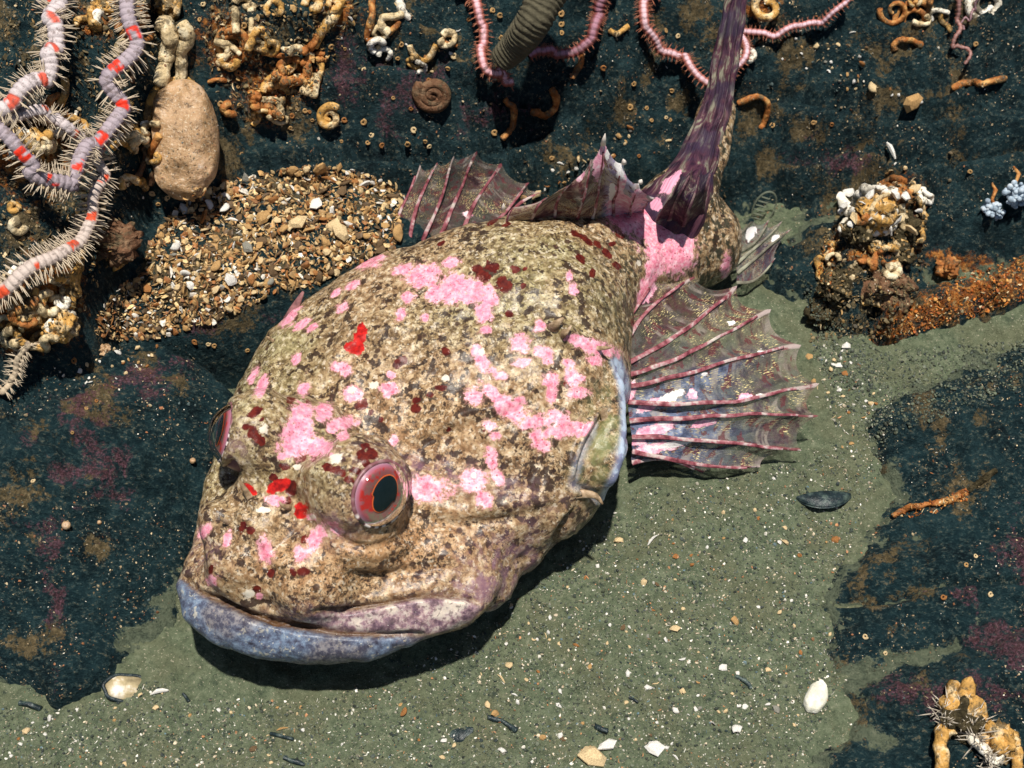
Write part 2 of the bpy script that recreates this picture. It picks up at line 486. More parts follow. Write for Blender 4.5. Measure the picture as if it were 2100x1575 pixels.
def mat_membrane(name='fin_membrane', bl=((.05, .07, .13), (.16, .22, .36), (.40, .44, .55))):
    """Thin fin skin: clear between gold flecks, dark red blotches, pink and white spots by the attributes."""
    t = NT(name); v = t.coord()
    alo = t.attr('along'); acr = t.attr('ray')
    cx = t.node('ShaderNodeCombineXYZ'); t.set(cx.inputs[0], t.math('MULTIPLY', alo, 34)); t.set(cx.inputs[1], t.math('MULTIPLY', t.attr('across'), 300))
    n1 = t.noise(v, 26, 4, .65); n2 = t.noise(v, 9, 3, .6)
    col = t.ramp(n1, [(.34, (.045, .022, .026)), (.45, (.14, .062, .066)), (.54, (.24, .15, .115)), (.66, (.36, .29, .21))])
    col = t.mix(t.step(n2, .46, .62, 0, .7), col, (.12, .13, .105))
    col = t.mix(t.math('MULTIPLY', t.attr('blue'), .85), col, t.ramp(n1, [(.35, bl[0]), (.55, bl[1]), (.7, bl[2])]))
    gold = t.math('MULTIPLY', t.step(t.noise(cx.outputs[0], 1.0, 3, .65), .56, .61), t.step(t.noise(v, 13, 3), .44, .58))
    bars = t.step(t.noise(t.map(cx.outputs[0], (.26, .012, .5)), 1.0, 3, .6), .53, .60)
    col = t.mix(t.math('MULTIPLY', bars, .6), col, (.46, .39, .34))
    blt = t.step(t.noise(t.map(cx.outputs[0], (.5, .05, .5)), 1.0, 3, .6), .54, .60)
    col = t.mix(t.math('MULTIPLY', blt, .85), col, (.10, .020, .026))
    col = t.mix(gold, col, (.74, .62, .30))
    band = t.step(t.noise(v, 20, 3, .6), .44, .54)
    rc = t.mix(band, (.19, .055, .065), (.42, .33, .31))
    col = t.mix(t.step(t.math('MULTIPLY_ADD', t.math('SUBTRACT', n1, .5), .9, acr), .30, .62), col, rc)
    e = t.math('MULTIPLY_ADD', t.math('SUBTRACT', t.noise(v, 30, 4, .65), .5), 1.1, t.attr('pink'))
    pm = t.step(e, .42, .52)
    col = t.mix(pm, col, t.ramp(t.noise(v, 48, 4, .7), [(.32, (.60, .20, .32)), (.5, (.84, .42, .52)), (.66, (.88, .74, .76))]))
    e = t.math('MULTIPLY_ADD', t.math('SUBTRACT', t.noise(v, 40, 4, .65), .5), 1.1, t.attr('white'))
    wm = t.step(e, .42, .52)
    col = t.mix(wm, col, (.84, .80, .78))
    al = t.math('MAXIMUM', t.math('MAXIMUM', gold, t.math('MULTIPLY', t.step(acr, .25, .7), .9)), t.math('MAXIMUM', pm, wm))
    al = t.math('MAXIMUM', al, t.step(n1, .32, .60, .70, .22)); al = t.math('MAXIMUM', al, t.math('MULTIPLY', t.attr('blue'), .7))
    al = t.math('MAXIMUM', al, t.math('MULTIPLY', blt, .85)); al = t.math('MAXIMUM', al, t.math('MULTIPLY', t.attr('solid'), 1.0), clamp=True)
    nb = t.bump(t.math('ADD', t.noise(cx.outputs[0], 1.0, 2), t.math('MULTIPLY', n1, .8)), .5, .008)
    return t.done(col, .40, .18, nb, al)

def mat_ray():
    t = NT('fin_ray'); v = t.coord()
    n = t.noise(v, 24, 3, .6)
    col = t.ramp(n, [(.34, (.10, .022, .030)), (.45, (.24, .070, .085)), (.53, (.34, .15, .165)), (.59, (.44, .34, .33)), (.72, (.54, .49, .42))])
    return t.done(col, .45, .15, t.bump(t.noise(v, 90, 3), .4, .006))

def mat_tail():
    t = NT('tail_skin'); v = t.coord()
    cx = t.node('ShaderNodeCombineXYZ'); t.set(cx.inputs[0], t.math('MULTIPLY', t.attr('along'), 14)); t.set(cx.inputs[1], t.math('MULTIPLY', t.attr('across'), 7))
    n = t.noise(cx.outputs[0], 1.0, 4, .62, .8); n2 = t.noise(v, 9, 3, .6)
    col = t.ramp(n, [(.34, (.018, .007, .016)), (.47, (.060, .022, .040)), (.55, (.10, .042, .052)), (.61, (.19, .17, .13)), (.73, (.33, .31, .22))])
    col = t.mix(t.step(n2, .45, .62, 0, .75), col, (.035, .025, .05))
    e = t.math('MULTIPLY_ADD', t.math('SUBTRACT', t.noise(v, 30, 4, .65), .5), 1.1, t.attr('pink'))
    col = t.mix(t.step(e, .42, .52), col, (.70, .32, .44))
    cy = t.node('ShaderNodeCombineXYZ'); t.set(cy.inputs[0], t.math('MULTIPLY', t.attr('along'), 2)); t.set(cy.inputs[1], t.math('MULTIPLY', t.attr('across'), 40))
    return t.done(col, .42, .18, t.bump(t.math('ADD', t.noise(cy.outputs[0], 1.0, 2), t.math('MULTIPLY', n, .4)), .8, .016))

def mat_eye():
    t = NT('eye_iris'); r = t.attr('ring'); v = t.coord(); n = t.noise(v, 22, 4, .65)
    c = t.ramp(r, [(.0, (.02, .02, .02)), (.42, (.06, .04, .035)), (.55, (.15, .085, .075)), (.70, (.22, .075, .075)), (.80, (.30, .075, .09)), (.88, (.32, .12, .17)), (.95, (.36, .22, .28)), (1.0, (.16, .08, .09))])
    c = t.mix(t.math('MULTIPLY', t.step(n, .50, .56), t.math('MULTIPLY', t.step(r, .40, .48), t.step(r, .86, .78))), c, (.36, .025, .02))
    c = t.mix(t.math('MULTIPLY', t.step(n, .45, .39), t.step(r, .84, .76)), c, (.16, .12, .085))
    return t.done(c, .30, .15, t.bump(t.noise(v, 60, 3), .3, .004))

def mat_plain(name, col, rough=.6, var=.25, scale=30, spec=.15, bump=.4, bd=.008, alt=None, dirt=0):
    t = NT(name); v = t.coord('Object'); n = t.noise(v, scale, 4, .65)
    a = tuple(c * (1 - var) for c in col); b = alt or tuple(min(1, c * (1 + var)) for c in col)
    c = t.ramp(n, [(.34, a), (.5, col), (.66, b)])
    if dirt:
        c = t.mix(t.math('MULTIPLY', t.step(t.noise(v, 16, 8, .8), .50, .58), dirt), c, t.ramp(t.noise(v, 70, 4, .7), [(.35, (.035, .025, .014)), (.6, (.13, .10, .055))]))
        c = t.mix(t.step(t.noise(v, 48, 5, .75), .44, .36, 0, .8 * dirt), c, tuple(x * .22 for x in col))
    return t.done(c, rough, spec, t.bump(t.noise(v, scale * 2.2, 4, .7), bump, bd))

def mat_glass(name, col=(1, 1, 1), alpha=.12):
    t = NT(name)
    tr = t.node('ShaderNodeBsdfTransparent'); gl = t.node('ShaderNodeBsdfGlossy'); gl.inputs['Roughness'].default_value = .05
    fr = t.node('ShaderNodeFresnel'); fr.inputs[0].default_value = 1.20; mx = t.node('ShaderNodeMixShader')
    t.t.links.new(fr.outputs[0], mx.inputs[0]); t.t.links.new(tr.outputs[0], mx.inputs[1]); t.t.links.new(gl.outputs[0], mx.inputs[2]); t.t.links.new(mx.outputs[0], t.out.inputs[0])
    return t.m
# ------------------------------------------------------------------ the fish: sculpted skin
def px_tube(spec, n, seg=20):
    P = np.array([list(at(a, b, z)) + [r] for a, b, z, r in spec]); P = catmull(P, n)
    return tube(P[:, :3], P[:, 3], seg)

VIEW = -FWD
def dirv(ang, a):
    """Unit vector 'ang' degrees off the view axis, leaning towards picture direction 'a' degrees (0 right, 90 up)."""
    return unit(math.cos(math.radians(ang)) * VIEW + math.sin(math.radians(ang)) * (math.cos(math.radians(a)) * RGT + math.sin(math.radians(a)) * UPV))
NR = dirv(43, -16); NL = dirv(70, 168)
EYE_R = at(748, 1000, .585); EYE_L = at(509, 895, .56); ER = .118
pieces.append(ball(EYE_R - NR * .035, .150, 24))
pieces.append(ball(at(700, 985, .56), .12, 20))
pieces.append(ball(EYE_L - NL * .03, .142, 24))
pieces.append(ball(at(610, 950, .43), .20, 22))
pieces.append(ball(at(575, 1020, .40), .16, 22))
pieces.append(ball(at(995, 1188, .17), .10, 22)); pieces.append(ball(at(1055, 1115, .17), .11, 22)); pieces.append(ball(at(930, 1215, .19), .09, 22))
pieces.append(ball(at(720, 1080, .40), .17, 22))
pieces.append(ball(at(540, 900, .55), .12, 20))
# lower jaw: a horseshoe under the snout; upper lip folds ending at the corner of the mouth
pieces.append(px_tube([(440, 1120, .23, .04), (412, 1170, .245, .060), (412, 1218, .24, .070), (445, 1262, .235, .076), (520, 1292, .23, .079), (610, 1306, .225, .080), (700, 1309, .225, .077), (780, 1306, .22, .066), (840, 1297, .215, .045), (880, 1285, .21, .02)], 70))
pieces.append(px_tube([(640, 1268, .27, .02), (700, 1272, .27, .036), (790, 1270, .265, .050), (880, 1266, .245, .062), (945, 1256, .225, .060), (975, 1248, .21, .040)], 50))
pieces.append(px_tube([(396, 1165, .30, .02), (440, 1196, .31, .03), (500, 1226, .31, .032), (560, 1246, .30, .03), (640, 1266, .28, .022)], 40))
# snout: two nasal bumps and a brow ridge
for a, b, z, r in [(545, 1075, .44, .10), (460, 1075, .42, .085), (505, 1150, .36, .12), (640, 1180, .36, .14)]:
    pieces.append(ball(at(a, b, z), r, 18))
# opercle: a swelling behind the cheek
pieces.append(ball(at(1215, 900, .36), .14, 20, scale=(.8, 1.2, 1)))

def remesh(parts, vox):
    V, Q = merge(parts)
    me = qmesh('rough', V, Q)
    o = bpy.data.objects.new('rough', me); COL.objects.link(o)
    m = o.modifiers.new('r', 'REMESH'); m.mode = 'VOXEL'; m.voxel_size = vox; m.adaptivity = 0
    dg = bpy.context.evaluated_depsgraph_get()
    ev = o.evaluated_get(dg).to_mesh()
    n = len(ev.vertices); P = np.empty(n * 3, np.float32); ev.vertices.foreach_get('co', P)
    L = np.empty(len(ev.loops), np.int32); ev.loops.foreach_get('vertex_index', L)
    lt = np.empty(len(ev.polygons), np.int32); ev.polygons.foreach_get('loop_total', lt)
    assert (lt == 4).all()
    o.evaluated_get(dg).to_mesh_clear(); bpy.data.objects.remove(o); bpy.data.meshes.remove(me)
    return P.reshape(-1, 3).astype(float), L.reshape(-1, 4)

def edges_of(Q):
    E = np.vstack([Q[:, [0, 1]], Q[:, [1, 2]], Q[:, [2, 3]], Q[:, [3, 0]]]); E.sort(1)
    return np.unique(E, axis=0)

def relax(P, E, it, f=.5, w=None):
    n = len(P); deg = np.bincount(E.ravel(), minlength=n)[:, None]
    for _ in range(it):
        S = np.stack([np.bincount(E[:, 0], P[E[:, 1], k], n) + np.bincount(E[:, 1], P[E[:, 0], k], n) for k in range(3)], -1) / deg
        P = P + (S - P) * (f if w is None else f * w[:, None])
    return P

def vnormals(P, Q):
    n = np.cross(P[Q[:, 2]] - P[Q[:, 0]], P[Q[:, 3]] - P[Q[:, 1]])
    N = np.stack([np.bincount(Q.ravel(), np.repeat(n[:, k], 4), len(P)) for k in range(3)], -1)
    return N / (np.linalg.norm(N, axis=1, keepdims=True) + 1e-12)

BP, BQ = remesh(pieces, .0085)
BE = edges_of(BQ)
_px = proj(BP)
keep = np.exp(-(np.minimum(polydist(_px, [(372, 1195), (420, 1225), (500, 1260), (600, 1284), (720, 1298), (850, 1296)])[0], polydist(_px, [(640, 1256), (770, 1236), (880, 1222), (960, 1228), (985, 1245)])[0]) / 14.0) ** 2)
BP = relax(BP, BE, 46, .6, 1 - .93 * keep)
# eye sockets: skin wraps each eyeball up to a rim and is hollow inside it
APER = 50.0
for c_, n_, R_ in ((EYE_R, NR, ER), (EYE_L, NL, ER * .97)):
    d_ = BP - c_; L_ = np.linalg.norm(d_, axis=1); a_ = np.degrees(np.arccos(np.clip((d_ @ n_) / L_, -1, 1)))
    near_ = L_ < R_ * 2.2
    outr = np.maximum(L_, R_ * (1.035 + .05 * np.exp(-((a_ - 66) / 9) ** 2)))
    w_ = smooth(APER - 3, APER + 4, a_)
    newL = np.where(a_ < 100, w_ * np.where(a_ < 100, outr, L_) + (1 - w_) * np.minimum(L_, R_ * .58), L_)
    BP = np.where(near_[:, None], c_ + d_ / L_[:, None] * newL[:, None], BP)
BN = vnormals(BP, BQ)
FACING = (BN @ VIEW > -.15)
PX = proj(BP)

def push(amount):
    global BP
    BP = BP + BN * np.asarray(amount)[:, None] * FACING[:, None]

def bumpat(cx, cy, rx, ry, h, ang=0):
    push(h * np.exp(-ellip(PX, cx, cy, rx, ry, ang) ** 2))

def crease(pts, wid, depth, lip=0.0, side=1, taper=True):
    d, s, al = polydist(PX, catmull(pts, 40))
    tp = np.sin(np.clip(al, 0.0, 1) * np.pi) ** .5 if taper else 1
    push(-depth * np.exp(-(d / wid) ** 2) * tp)
    if lip: push(lip * np.exp(-((d - wid * 1.9) / (wid * 1.3)) ** 2) * (s == side) * tp)
    return np.exp(-(d / wid) ** 2) * tp

slot = np.zeros(len(BP))
MOUTH = [(372, 1186), (400, 1208), (425, 1222), (470, 1240), (520, 1262), (600, 1284), (700, 1298), (800, 1303), (875, 1300)]
slot = np.maximum(slot, crease(MOUTH, 6.5, .040, .004))
slot = np.maximum(slot, .8 * crease([(640, 1258), (700, 1252), (770, 1240), (870, 1222), (950, 1224), (985, 1242)], 5.5, .030, .006))
slot = np.maximum(slot, .25 * crease([(676, 1080), (706, 1112), (765, 1120), (825, 1094), (850, 1035)], 8, .014, .006))
slot = np.maximum(slot, .5 * crease([(1244, 842), (1226, 868), (1206, 905), (1190, 945), (1182, 985)], 6, .034, .022, 1))
crease([(1182, 990), (1205, 1012), (1232, 1024)], 6, .02, .016, 1)
slot = np.maximum(slot, .6 * crease([(1170, 1045), (1150, 1085), (1140, 1120)], 8, .02, .01))
for yy in (800, 860, 920, 980): bumpat(1258 - (yy > 950) * 12, yy, 22, 40, .018)
crease([(1262, 730), (1278, 800), (1282, 880), (1268, 960), (1235, 1020)], 7, .02, .012)
crease([(455, 965), (480, 980), (470, 940)], 8, .02)
slot = np.maximum(slot, .7 * np.exp(-ellip(PX, 466, 972, 14, 20, 20) ** 2))
bumpat(466, 975, 14, 20, -.03, 20)
bumpat(610, 915, 55, 50, -.012)                       # dip between the eyes
bumpat(640, 965, 36, 22, .015); bumpat(1180, 700, 60, 18, .02, 25); bumpat(1150, 680, 24, 16, .03, 10)
bumpat(740, 760, 130, 90, .012); bumpat(960, 860, 120, 60, .015, 20); bumpat(1000, 1010, 160, 40, .018, 12)
bumpat(850, 1130, 150, 40, .012, 5); bumpat(900, 950, 90, 18, -.010, 12); bumpat(1060, 960, 16, 70, -.008, 30)
for pts, w_, dp, lp in [([(835, 925), (930, 885), (1040, 850), (1130, 800)], 12, .012, .012), ([(640, 840), (700, 760), (780, 705), (860, 690)], 12, .010, .010), ([(840, 1060), (940, 1075), (1050, 1060), (1150, 1030)], 13, .012, .012), ([(700, 1180), (820, 1175), (930, 1160)], 12, .008, .008),
                        ([(560, 800), (580, 740), (640, 680)], 11, .010, .008), ([(520, 1105), (540, 1150), (600, 1190)], 10, .010, .008), ([(1120, 660), (1050, 640), (960, 660)], 12, .008, .010), ([(1180, 760), (1120, 860), (1100, 960), (1060, 1050)], 14, .012, .010)]:
    crease(pts, w_, dp, lp, -1)
for a, b in [(585, 1025), (520, 1030), (498, 1062), (612, 1040)]:
    bumpat(a, b, 14, 12, .018)
push(.012 * fbm(BP, 4.0, 3) + .006 * fbm(BP, 14, 3, 5.0))
r_ = np.random.default_rng(11)
tub = np.zeros(len(BP))
for _ in range(150):
    a, b = r_.uniform(420, 1260), r_.uniform(560, 1260); rr = r_.uniform(3.5, 7)
    m = (np.abs(PX[:, 0] - a) < 25) & (np.abs(PX[:, 1] - b) < 25)
    tub[m] += np.exp(-((PX[m, 0] - a) ** 2 + (PX[m, 1] - b) ** 2) / rr ** 2) * r_.uniform(.004, .009)
push(tub)
BP = relax(BP, BE, 1, .5)

# colour marks: each is (x, y, half length, half height, turn)
PINK = [(870, 565, 28, 18, -15), (828, 553, 18, 9, -20), (925, 538, 15, 8, -10), (893, 603, 15, 15, 0), (928, 592, 23, 25, 0), (970, 597, 19, 20, 0), (1000, 597, 11, 10, 0), (1003, 617, 15, 12, 0), (993, 640, 14, 20, 0), (955, 612, 14, 10, 0), (837, 611, 11, 10, 0), (821, 645, 9, 9, 0), (870, 650, 7, 8, 0), (755, 533, 26, 13, -15), (703, 630, 12, 7, -40), (722, 585, 13, 6, -30), (690, 600, 10, 5, -35), (1067, 706, 16, 16, 0), (997, 675, 10, 7, 0), (1108, 668, 9, 10, 0), (985, 737, 10, 24, -25), (1115, 722, 16, 10, 15), (1070, 743, 15, 9, 0), (1122, 741, 9, 6, 0), (1222, 712, 38, 11, 17), (1180, 698, 18, 9, 25), (1222, 739, 14, 8, 0), (1166, 745, 11, 7, 20), (1177, 773, 20, 13, 45), (1131, 780, 15, 12, 0), (1132, 805, 10, 14, 0), (1185, 805, 17, 10, -10), (1025, 770, 12, 7, 10), (972, 812, 16, 13, 20), (1012, 808, 26, 10, 42), (1045, 838, 28, 17, 35), (1068, 820, 9, 7, 0), (1095, 866, 23, 12, -5), (1145, 857, 19, 12, 10), (1157, 882, 40, 12, -8), (1198, 880, 16, 10, -30), (1110, 913, 15, 12, 10), (1100, 893, 12, 10, 0), (1003, 873, 11, 8, 10), (1016, 895, 10, 8, 0), (1007, 940, 10, 19, -12), (971, 983, 20, 19, 0), (877, 1002, 36, 20, 3), (1020, 978, 9, 15, -20), (993, 1026, 14, 13, 20), (723, 806, 15, 13, 0), (797, 797, 15, 12, -30), (705, 758, 12, 11, 0), (690, 752, 10, 9, 0), (808, 904, 8, 8, 0), (803, 769, 8, 6, 0), (1325, 580, 10, 9, 0), (1318, 605, 9, 20, 15), (1176, 593, 8, 9, 0), (1168, 565, 6, 8, 0),
        (1290, 450, 45, 22, 25), (1330, 465, 45, 30, 25), (1372, 490, 42, 30, 50), (1390, 520, 28, 36, 10), (1355, 525, 30, 22, 40), (1345, 545, 18, 16, 0), (1335, 570, 10, 14, 0), (1488, 545, 8, 20, 10), (1300, 425, 25, 14, 0),
        (618, 853, 19, 22, 0), (612, 897, 26, 30, 0), (600, 915, 22, 18, 0), (650, 917, 28, 15, 8), (703, 868, 24, 11, -12), (662, 844, 14, 17, 30), (577, 934, 10, 7, 0), (703, 895, 10, 8, -30), (680, 880, 10, 7, 0), (623, 797, 12, 10, -35), (536, 793, 8, 20, 25), (520, 770, 6, 14, 28), (608, 736, 7, 11, 25), (566, 1027, 18, 9, 5), (420, 1088, 9, 14, 35), (467, 1107, 7, 14, 15), (544, 1130, 12, 21, -8), (435, 1190, 9, 9, 0), (617, 1135, 11, 14, 0), (640, 1060, 9, 6, 0), (597, 640, 10, 26, 30), (620, 664, 15, 6, -35), (640, 672, 12, 5, -35), (660, 575, 12, 5, -40), (648, 1105, 12, 26, 30), (532, 1222, 6, 5, 0), (690, 1085, 16, 8, 30), (1010, 760, 8, 6, 0)]
WHITE = [(971, 975, 7, 5, 0), (988, 722, 7, 7, 0), (768, 790, 10, 8, 0), (722, 800, 8, 8, 0), (914, 776, 8, 6, 0), (610, 957, 8, 6, 0), (538, 1046, 13, 6, 0), (540, 880, 9, 10, 0), (690, 940, 14, 9, -20), (642, 1060, 7, 5, 0), (510, 1218, 10, 8, 10), (1310, 540, 5, 6, 0), (860, 1048, 4, 3, 0)]
DARK = [(980, 552, 10, 8, 0), (993, 568, 14, 11, 0), (1010, 547, 15, 10, 20), (1057, 553, 10, 7, 15), (1077, 550, 5, 4, 0), (1035, 585, 19, 14, 20), (1073, 586, 6, 6, 0), (820, 743, 18, 8, -30), (1045, 642, 8, 8, 0), (913, 720, 9, 9, 0), (905, 795, 13, 6, 10), (881, 810, 7, 6, 0), (855, 820, 7, 6, 0), (853, 838, 9, 9, 0), (742, 830, 14, 9, -25), (760, 846, 7, 5, -40), (781, 861, 5, 5, 0), (920, 880, 5, 5, 0), (993, 883, 4, 4, 0), (673, 958, 11, 8, 20), (690, 965, 9, 9, 0), (704, 971, 8, 8, 0), (715, 983, 11, 8, 25), (745, 935, 12, 13, 0), (762, 930, 11, 10, 0), (752, 951, 12, 8, 20), (730, 966, 11, 7, 5), (748, 914, 9, 5, 0), (522, 846, 15, 8, -38), (537, 860, 6, 4, -30), (503, 876, 8, 9, 0), (518, 888, 11, 11, 20), (528, 900, 9, 9, 0), (538, 905, 6, 9, 20), (632, 825, 5, 5, 0), (597, 820, 9, 7, 0), (617, 936, 15, 10, -25), (643, 941, 6, 7, 0), (583, 957, 10, 7, 10), (560, 980, 9, 7, 0), (597, 1000, 11, 16, 10), (590, 1028, 8, 10, 0), (498, 1080, 6, 13, 15), (514, 1087, 8, 8, 0), (433, 1168, 5, 14, 8), (556, 1175, 7, 11, 20), (598, 1167, 4, 8, 0), (622, 1172, 11, 9, 0), (526, 1208, 8, 7, 0), (625, 1105, 8, 9, 0), (604, 1178, 5, 5, 0), (1165, 785, 9, 11, 0), (1300, 660, 7, 9, 0), (1190, 530, 12, 6, 50), (1200, 490, 16, 6, 40), (1245, 520, 14, 6, 50), (1265, 545, 10, 6, 40), (1180, 480, 12, 6, 30), (1270, 480, 10, 6, 40), (1225, 500, 10, 6, 40), (1255, 500, 7, 5, 0), (905, 500, 9, 4, -30), (1215, 560, 6, 9, 0), (1010, 455, 12, 5, -25), (1040, 460, 10, 4, -25)]
RED = [(743, 676, 9, 14, 15), (728, 712, 18, 15, 0), (735, 695, 12, 14, 10), (568, 999, 20, 11, -8), (583, 990, 12, 11, 0), (510, 1002, 12, 12, 0), (520, 1012, 6, 5, 0), (617, 1047, 13, 14, 0)]

def marks(lst, px, soft=.46):
    r = np.zeros(len(px))
    for cx, cy, a, b, ang in lst:
        m = (np.abs(px[:, 0] - cx) < 2.2 * max(a, b)) & (np.abs(px[:, 1] - cy) < 2.2 * max(a, b))
        e = ellip(px[m], cx, cy, a, b, ang)
        r[m] = np.maximum(r[m], np.clip(1 - e * soft, 0, 1))
    return r

PX = proj(BP); BN = vnormals(BP, BQ); FACING = BN @ VIEW > -.1
fm = FACING.astype(float)
root = empty('sculpin', (FC[5][0], FC[5][1], 0), 'big mottled tan fish with pink patches and blue-grey lower lip resting on the sediment', 'fish')
INV = Matrix.Translation(-root.location)

def part(name, me, mats, parent=None, label=None):
    o = put(name, me, mats)
    o.parent = parent or root
    o.matrix_parent_inverse = INV if parent is None or parent == root else Matrix.Identity(4)
    if label: o['label'] = label
    return o

bm_ = mesh_from('body', BP, BQ)
attr(bm_, 'pink', marks(PINK, PX) * fm); attr(bm_, 'white', marks(WHITE, PX) * fm)
attr(bm_, 'dark', marks(DARK, PX) * fm); attr(bm_, 'red', marks(RED, PX) * fm)
attr(bm_, 'slot', np.clip(slot * 1.1, 0, 1) * fm)
below = np.zeros(len(BP)); mo = np.array(catmull(MOUTH, 60))
ym = np.interp(PX[:, 0], mo[:, 0], mo[:, 1])
below = smooth(-2, 6, PX[:, 1] - ym) * (PX[:, 0] < 895) * smooth(900, 860, PX[:, 0] + 0 * ym)
below = np.maximum(below * fm, smooth(.17, .12, BP[:, 2]) * (BP[:, 1] < -.7))
LIP = catmull([(612, 1280), (640, 1258), (700, 1252), (770, 1240), (870, 1222), (950, 1225), (988, 1245), (975, 1268), (940, 1288), (900, 1302), (800, 1304), (700, 1298)], 60)
lipd = polydist(PX, np.vstack([LIP, LIP[:1]]))[0]; lip = np.where(inpoly(PX[:, 0], PX[:, 1], LIP), smooth(0, 7, lipd), 0) * fm
attr(bm_, 'lip', lip)
attr(bm_, 'jaw', below * (1 - lip))
attr(bm_, 'tone', np.clip(smooth(760, 420, PX[:, 0] - .25 * (PX[:, 1] - 500)) * smooth(1100, 900, PX[:, 1]) + .8 * np.exp(-ellip(PX, 1150, 560, 190, 110, 30) ** 2) + .55 * np.exp(-ellip(PX, 1000, 640, 160, 90) ** 2) + .3, 0, 1))
attr(bm_, 'warm', np.clip(np.exp(-ellip(PX, 800, 1130, 180, 70, -8) ** 2) + .35 * np.exp(-ellip(PX, 860, 880, 120, 120) ** 2) + .5 * np.exp(-ellip(PX, 580, 1180, 110, 60) ** 2), 0, 1))
attr(bm_, 'purple', np.clip(np.exp(-ellip(PX, 1010, 1180, 150, 70, -35) ** 2) + np.exp(-ellip(PX, 760, 1270, 200, 30) ** 2) + .8 * np.exp(-ellip(PX, 690, 1080, 60, 40) ** 2) + .8 * np.exp(-ellip(PX, 900, 970, 200, 30, 12) ** 2) + .6 * np.exp(-ellip(PX, 490, 910, 30, 50) ** 2) + .6 * np.exp(-ellip(PX, 420, 1140, 40, 50) ** 2), 0, 1))
attr(bm_, 'rear', smooth(1130, 1330, PX[:, 0]) * .95)
attr(bm_, 'green', np.exp(-ellip(PX, 1235, 910, 50, 110, 10) ** 2))
dr = polydist(PX, catmull([(1264, 740), (1282, 800), (1285, 880), (1273, 955), (1240, 1025)], 30))[0]
rim2 = polydist(PX, catmull([(1236, 850), (1200, 915), (1178, 975), (1176, 995), (1205, 1006), (1230, 1028)], 30))[0]
attr(bm_, 'rim', np.maximum(np.exp(-(dr / 13) ** 4), .32 * np.exp(-(np.maximum(rim2 - 6, 0) / 4) ** 2) * (PX[:, 0] < 1225)) * fm)
M_SKIN = mat_skin()
body = part('body', bm_, M_SKIN)
FISH_BV = BVHTree.FromPolygons(BP.tolist(), BQ.tolist())

def on_fish(px, py, default_z=.3, lift=0):
    d = ray(px, py)[0]
    h = FISH_BV.ray_cast(Vector(CAMP), Vector(d))
    if h[0] is None: return at(px, py, default_z), np.array([0, 0, 1.0])
    n = np.array(h[1]); n = -n if n @ d > 0 else n
    return np.array(h[0]) + n * lift, n

# ------------------------------------------------------------------ eyes
M_EYE = mat_eye(); M_PUP = None
_t = NT('pupil_black'); M_PUP = _t.done((.003, .010, .013), .2, .35)
_t = NT('pupil_rim'); M_PRIM = _t.done((.62, .12, .03), .35, .2)
M_CORN = mat_glass('cornea_clear', (.9, .95, 1), .10)
_t = NT('eyelid_dashes'); _v = _t.attr('dash'); M_LID = _t.done(_t.ramp(_v, [(.40, (.03, .022, .022)), (.5, (.20, .075, .085)), (.6, (.70, .62, .58))]), .4, .5)
M_TENT = mat_plain('skin_flap', (.22, .10, .10), .5, .5, 30)

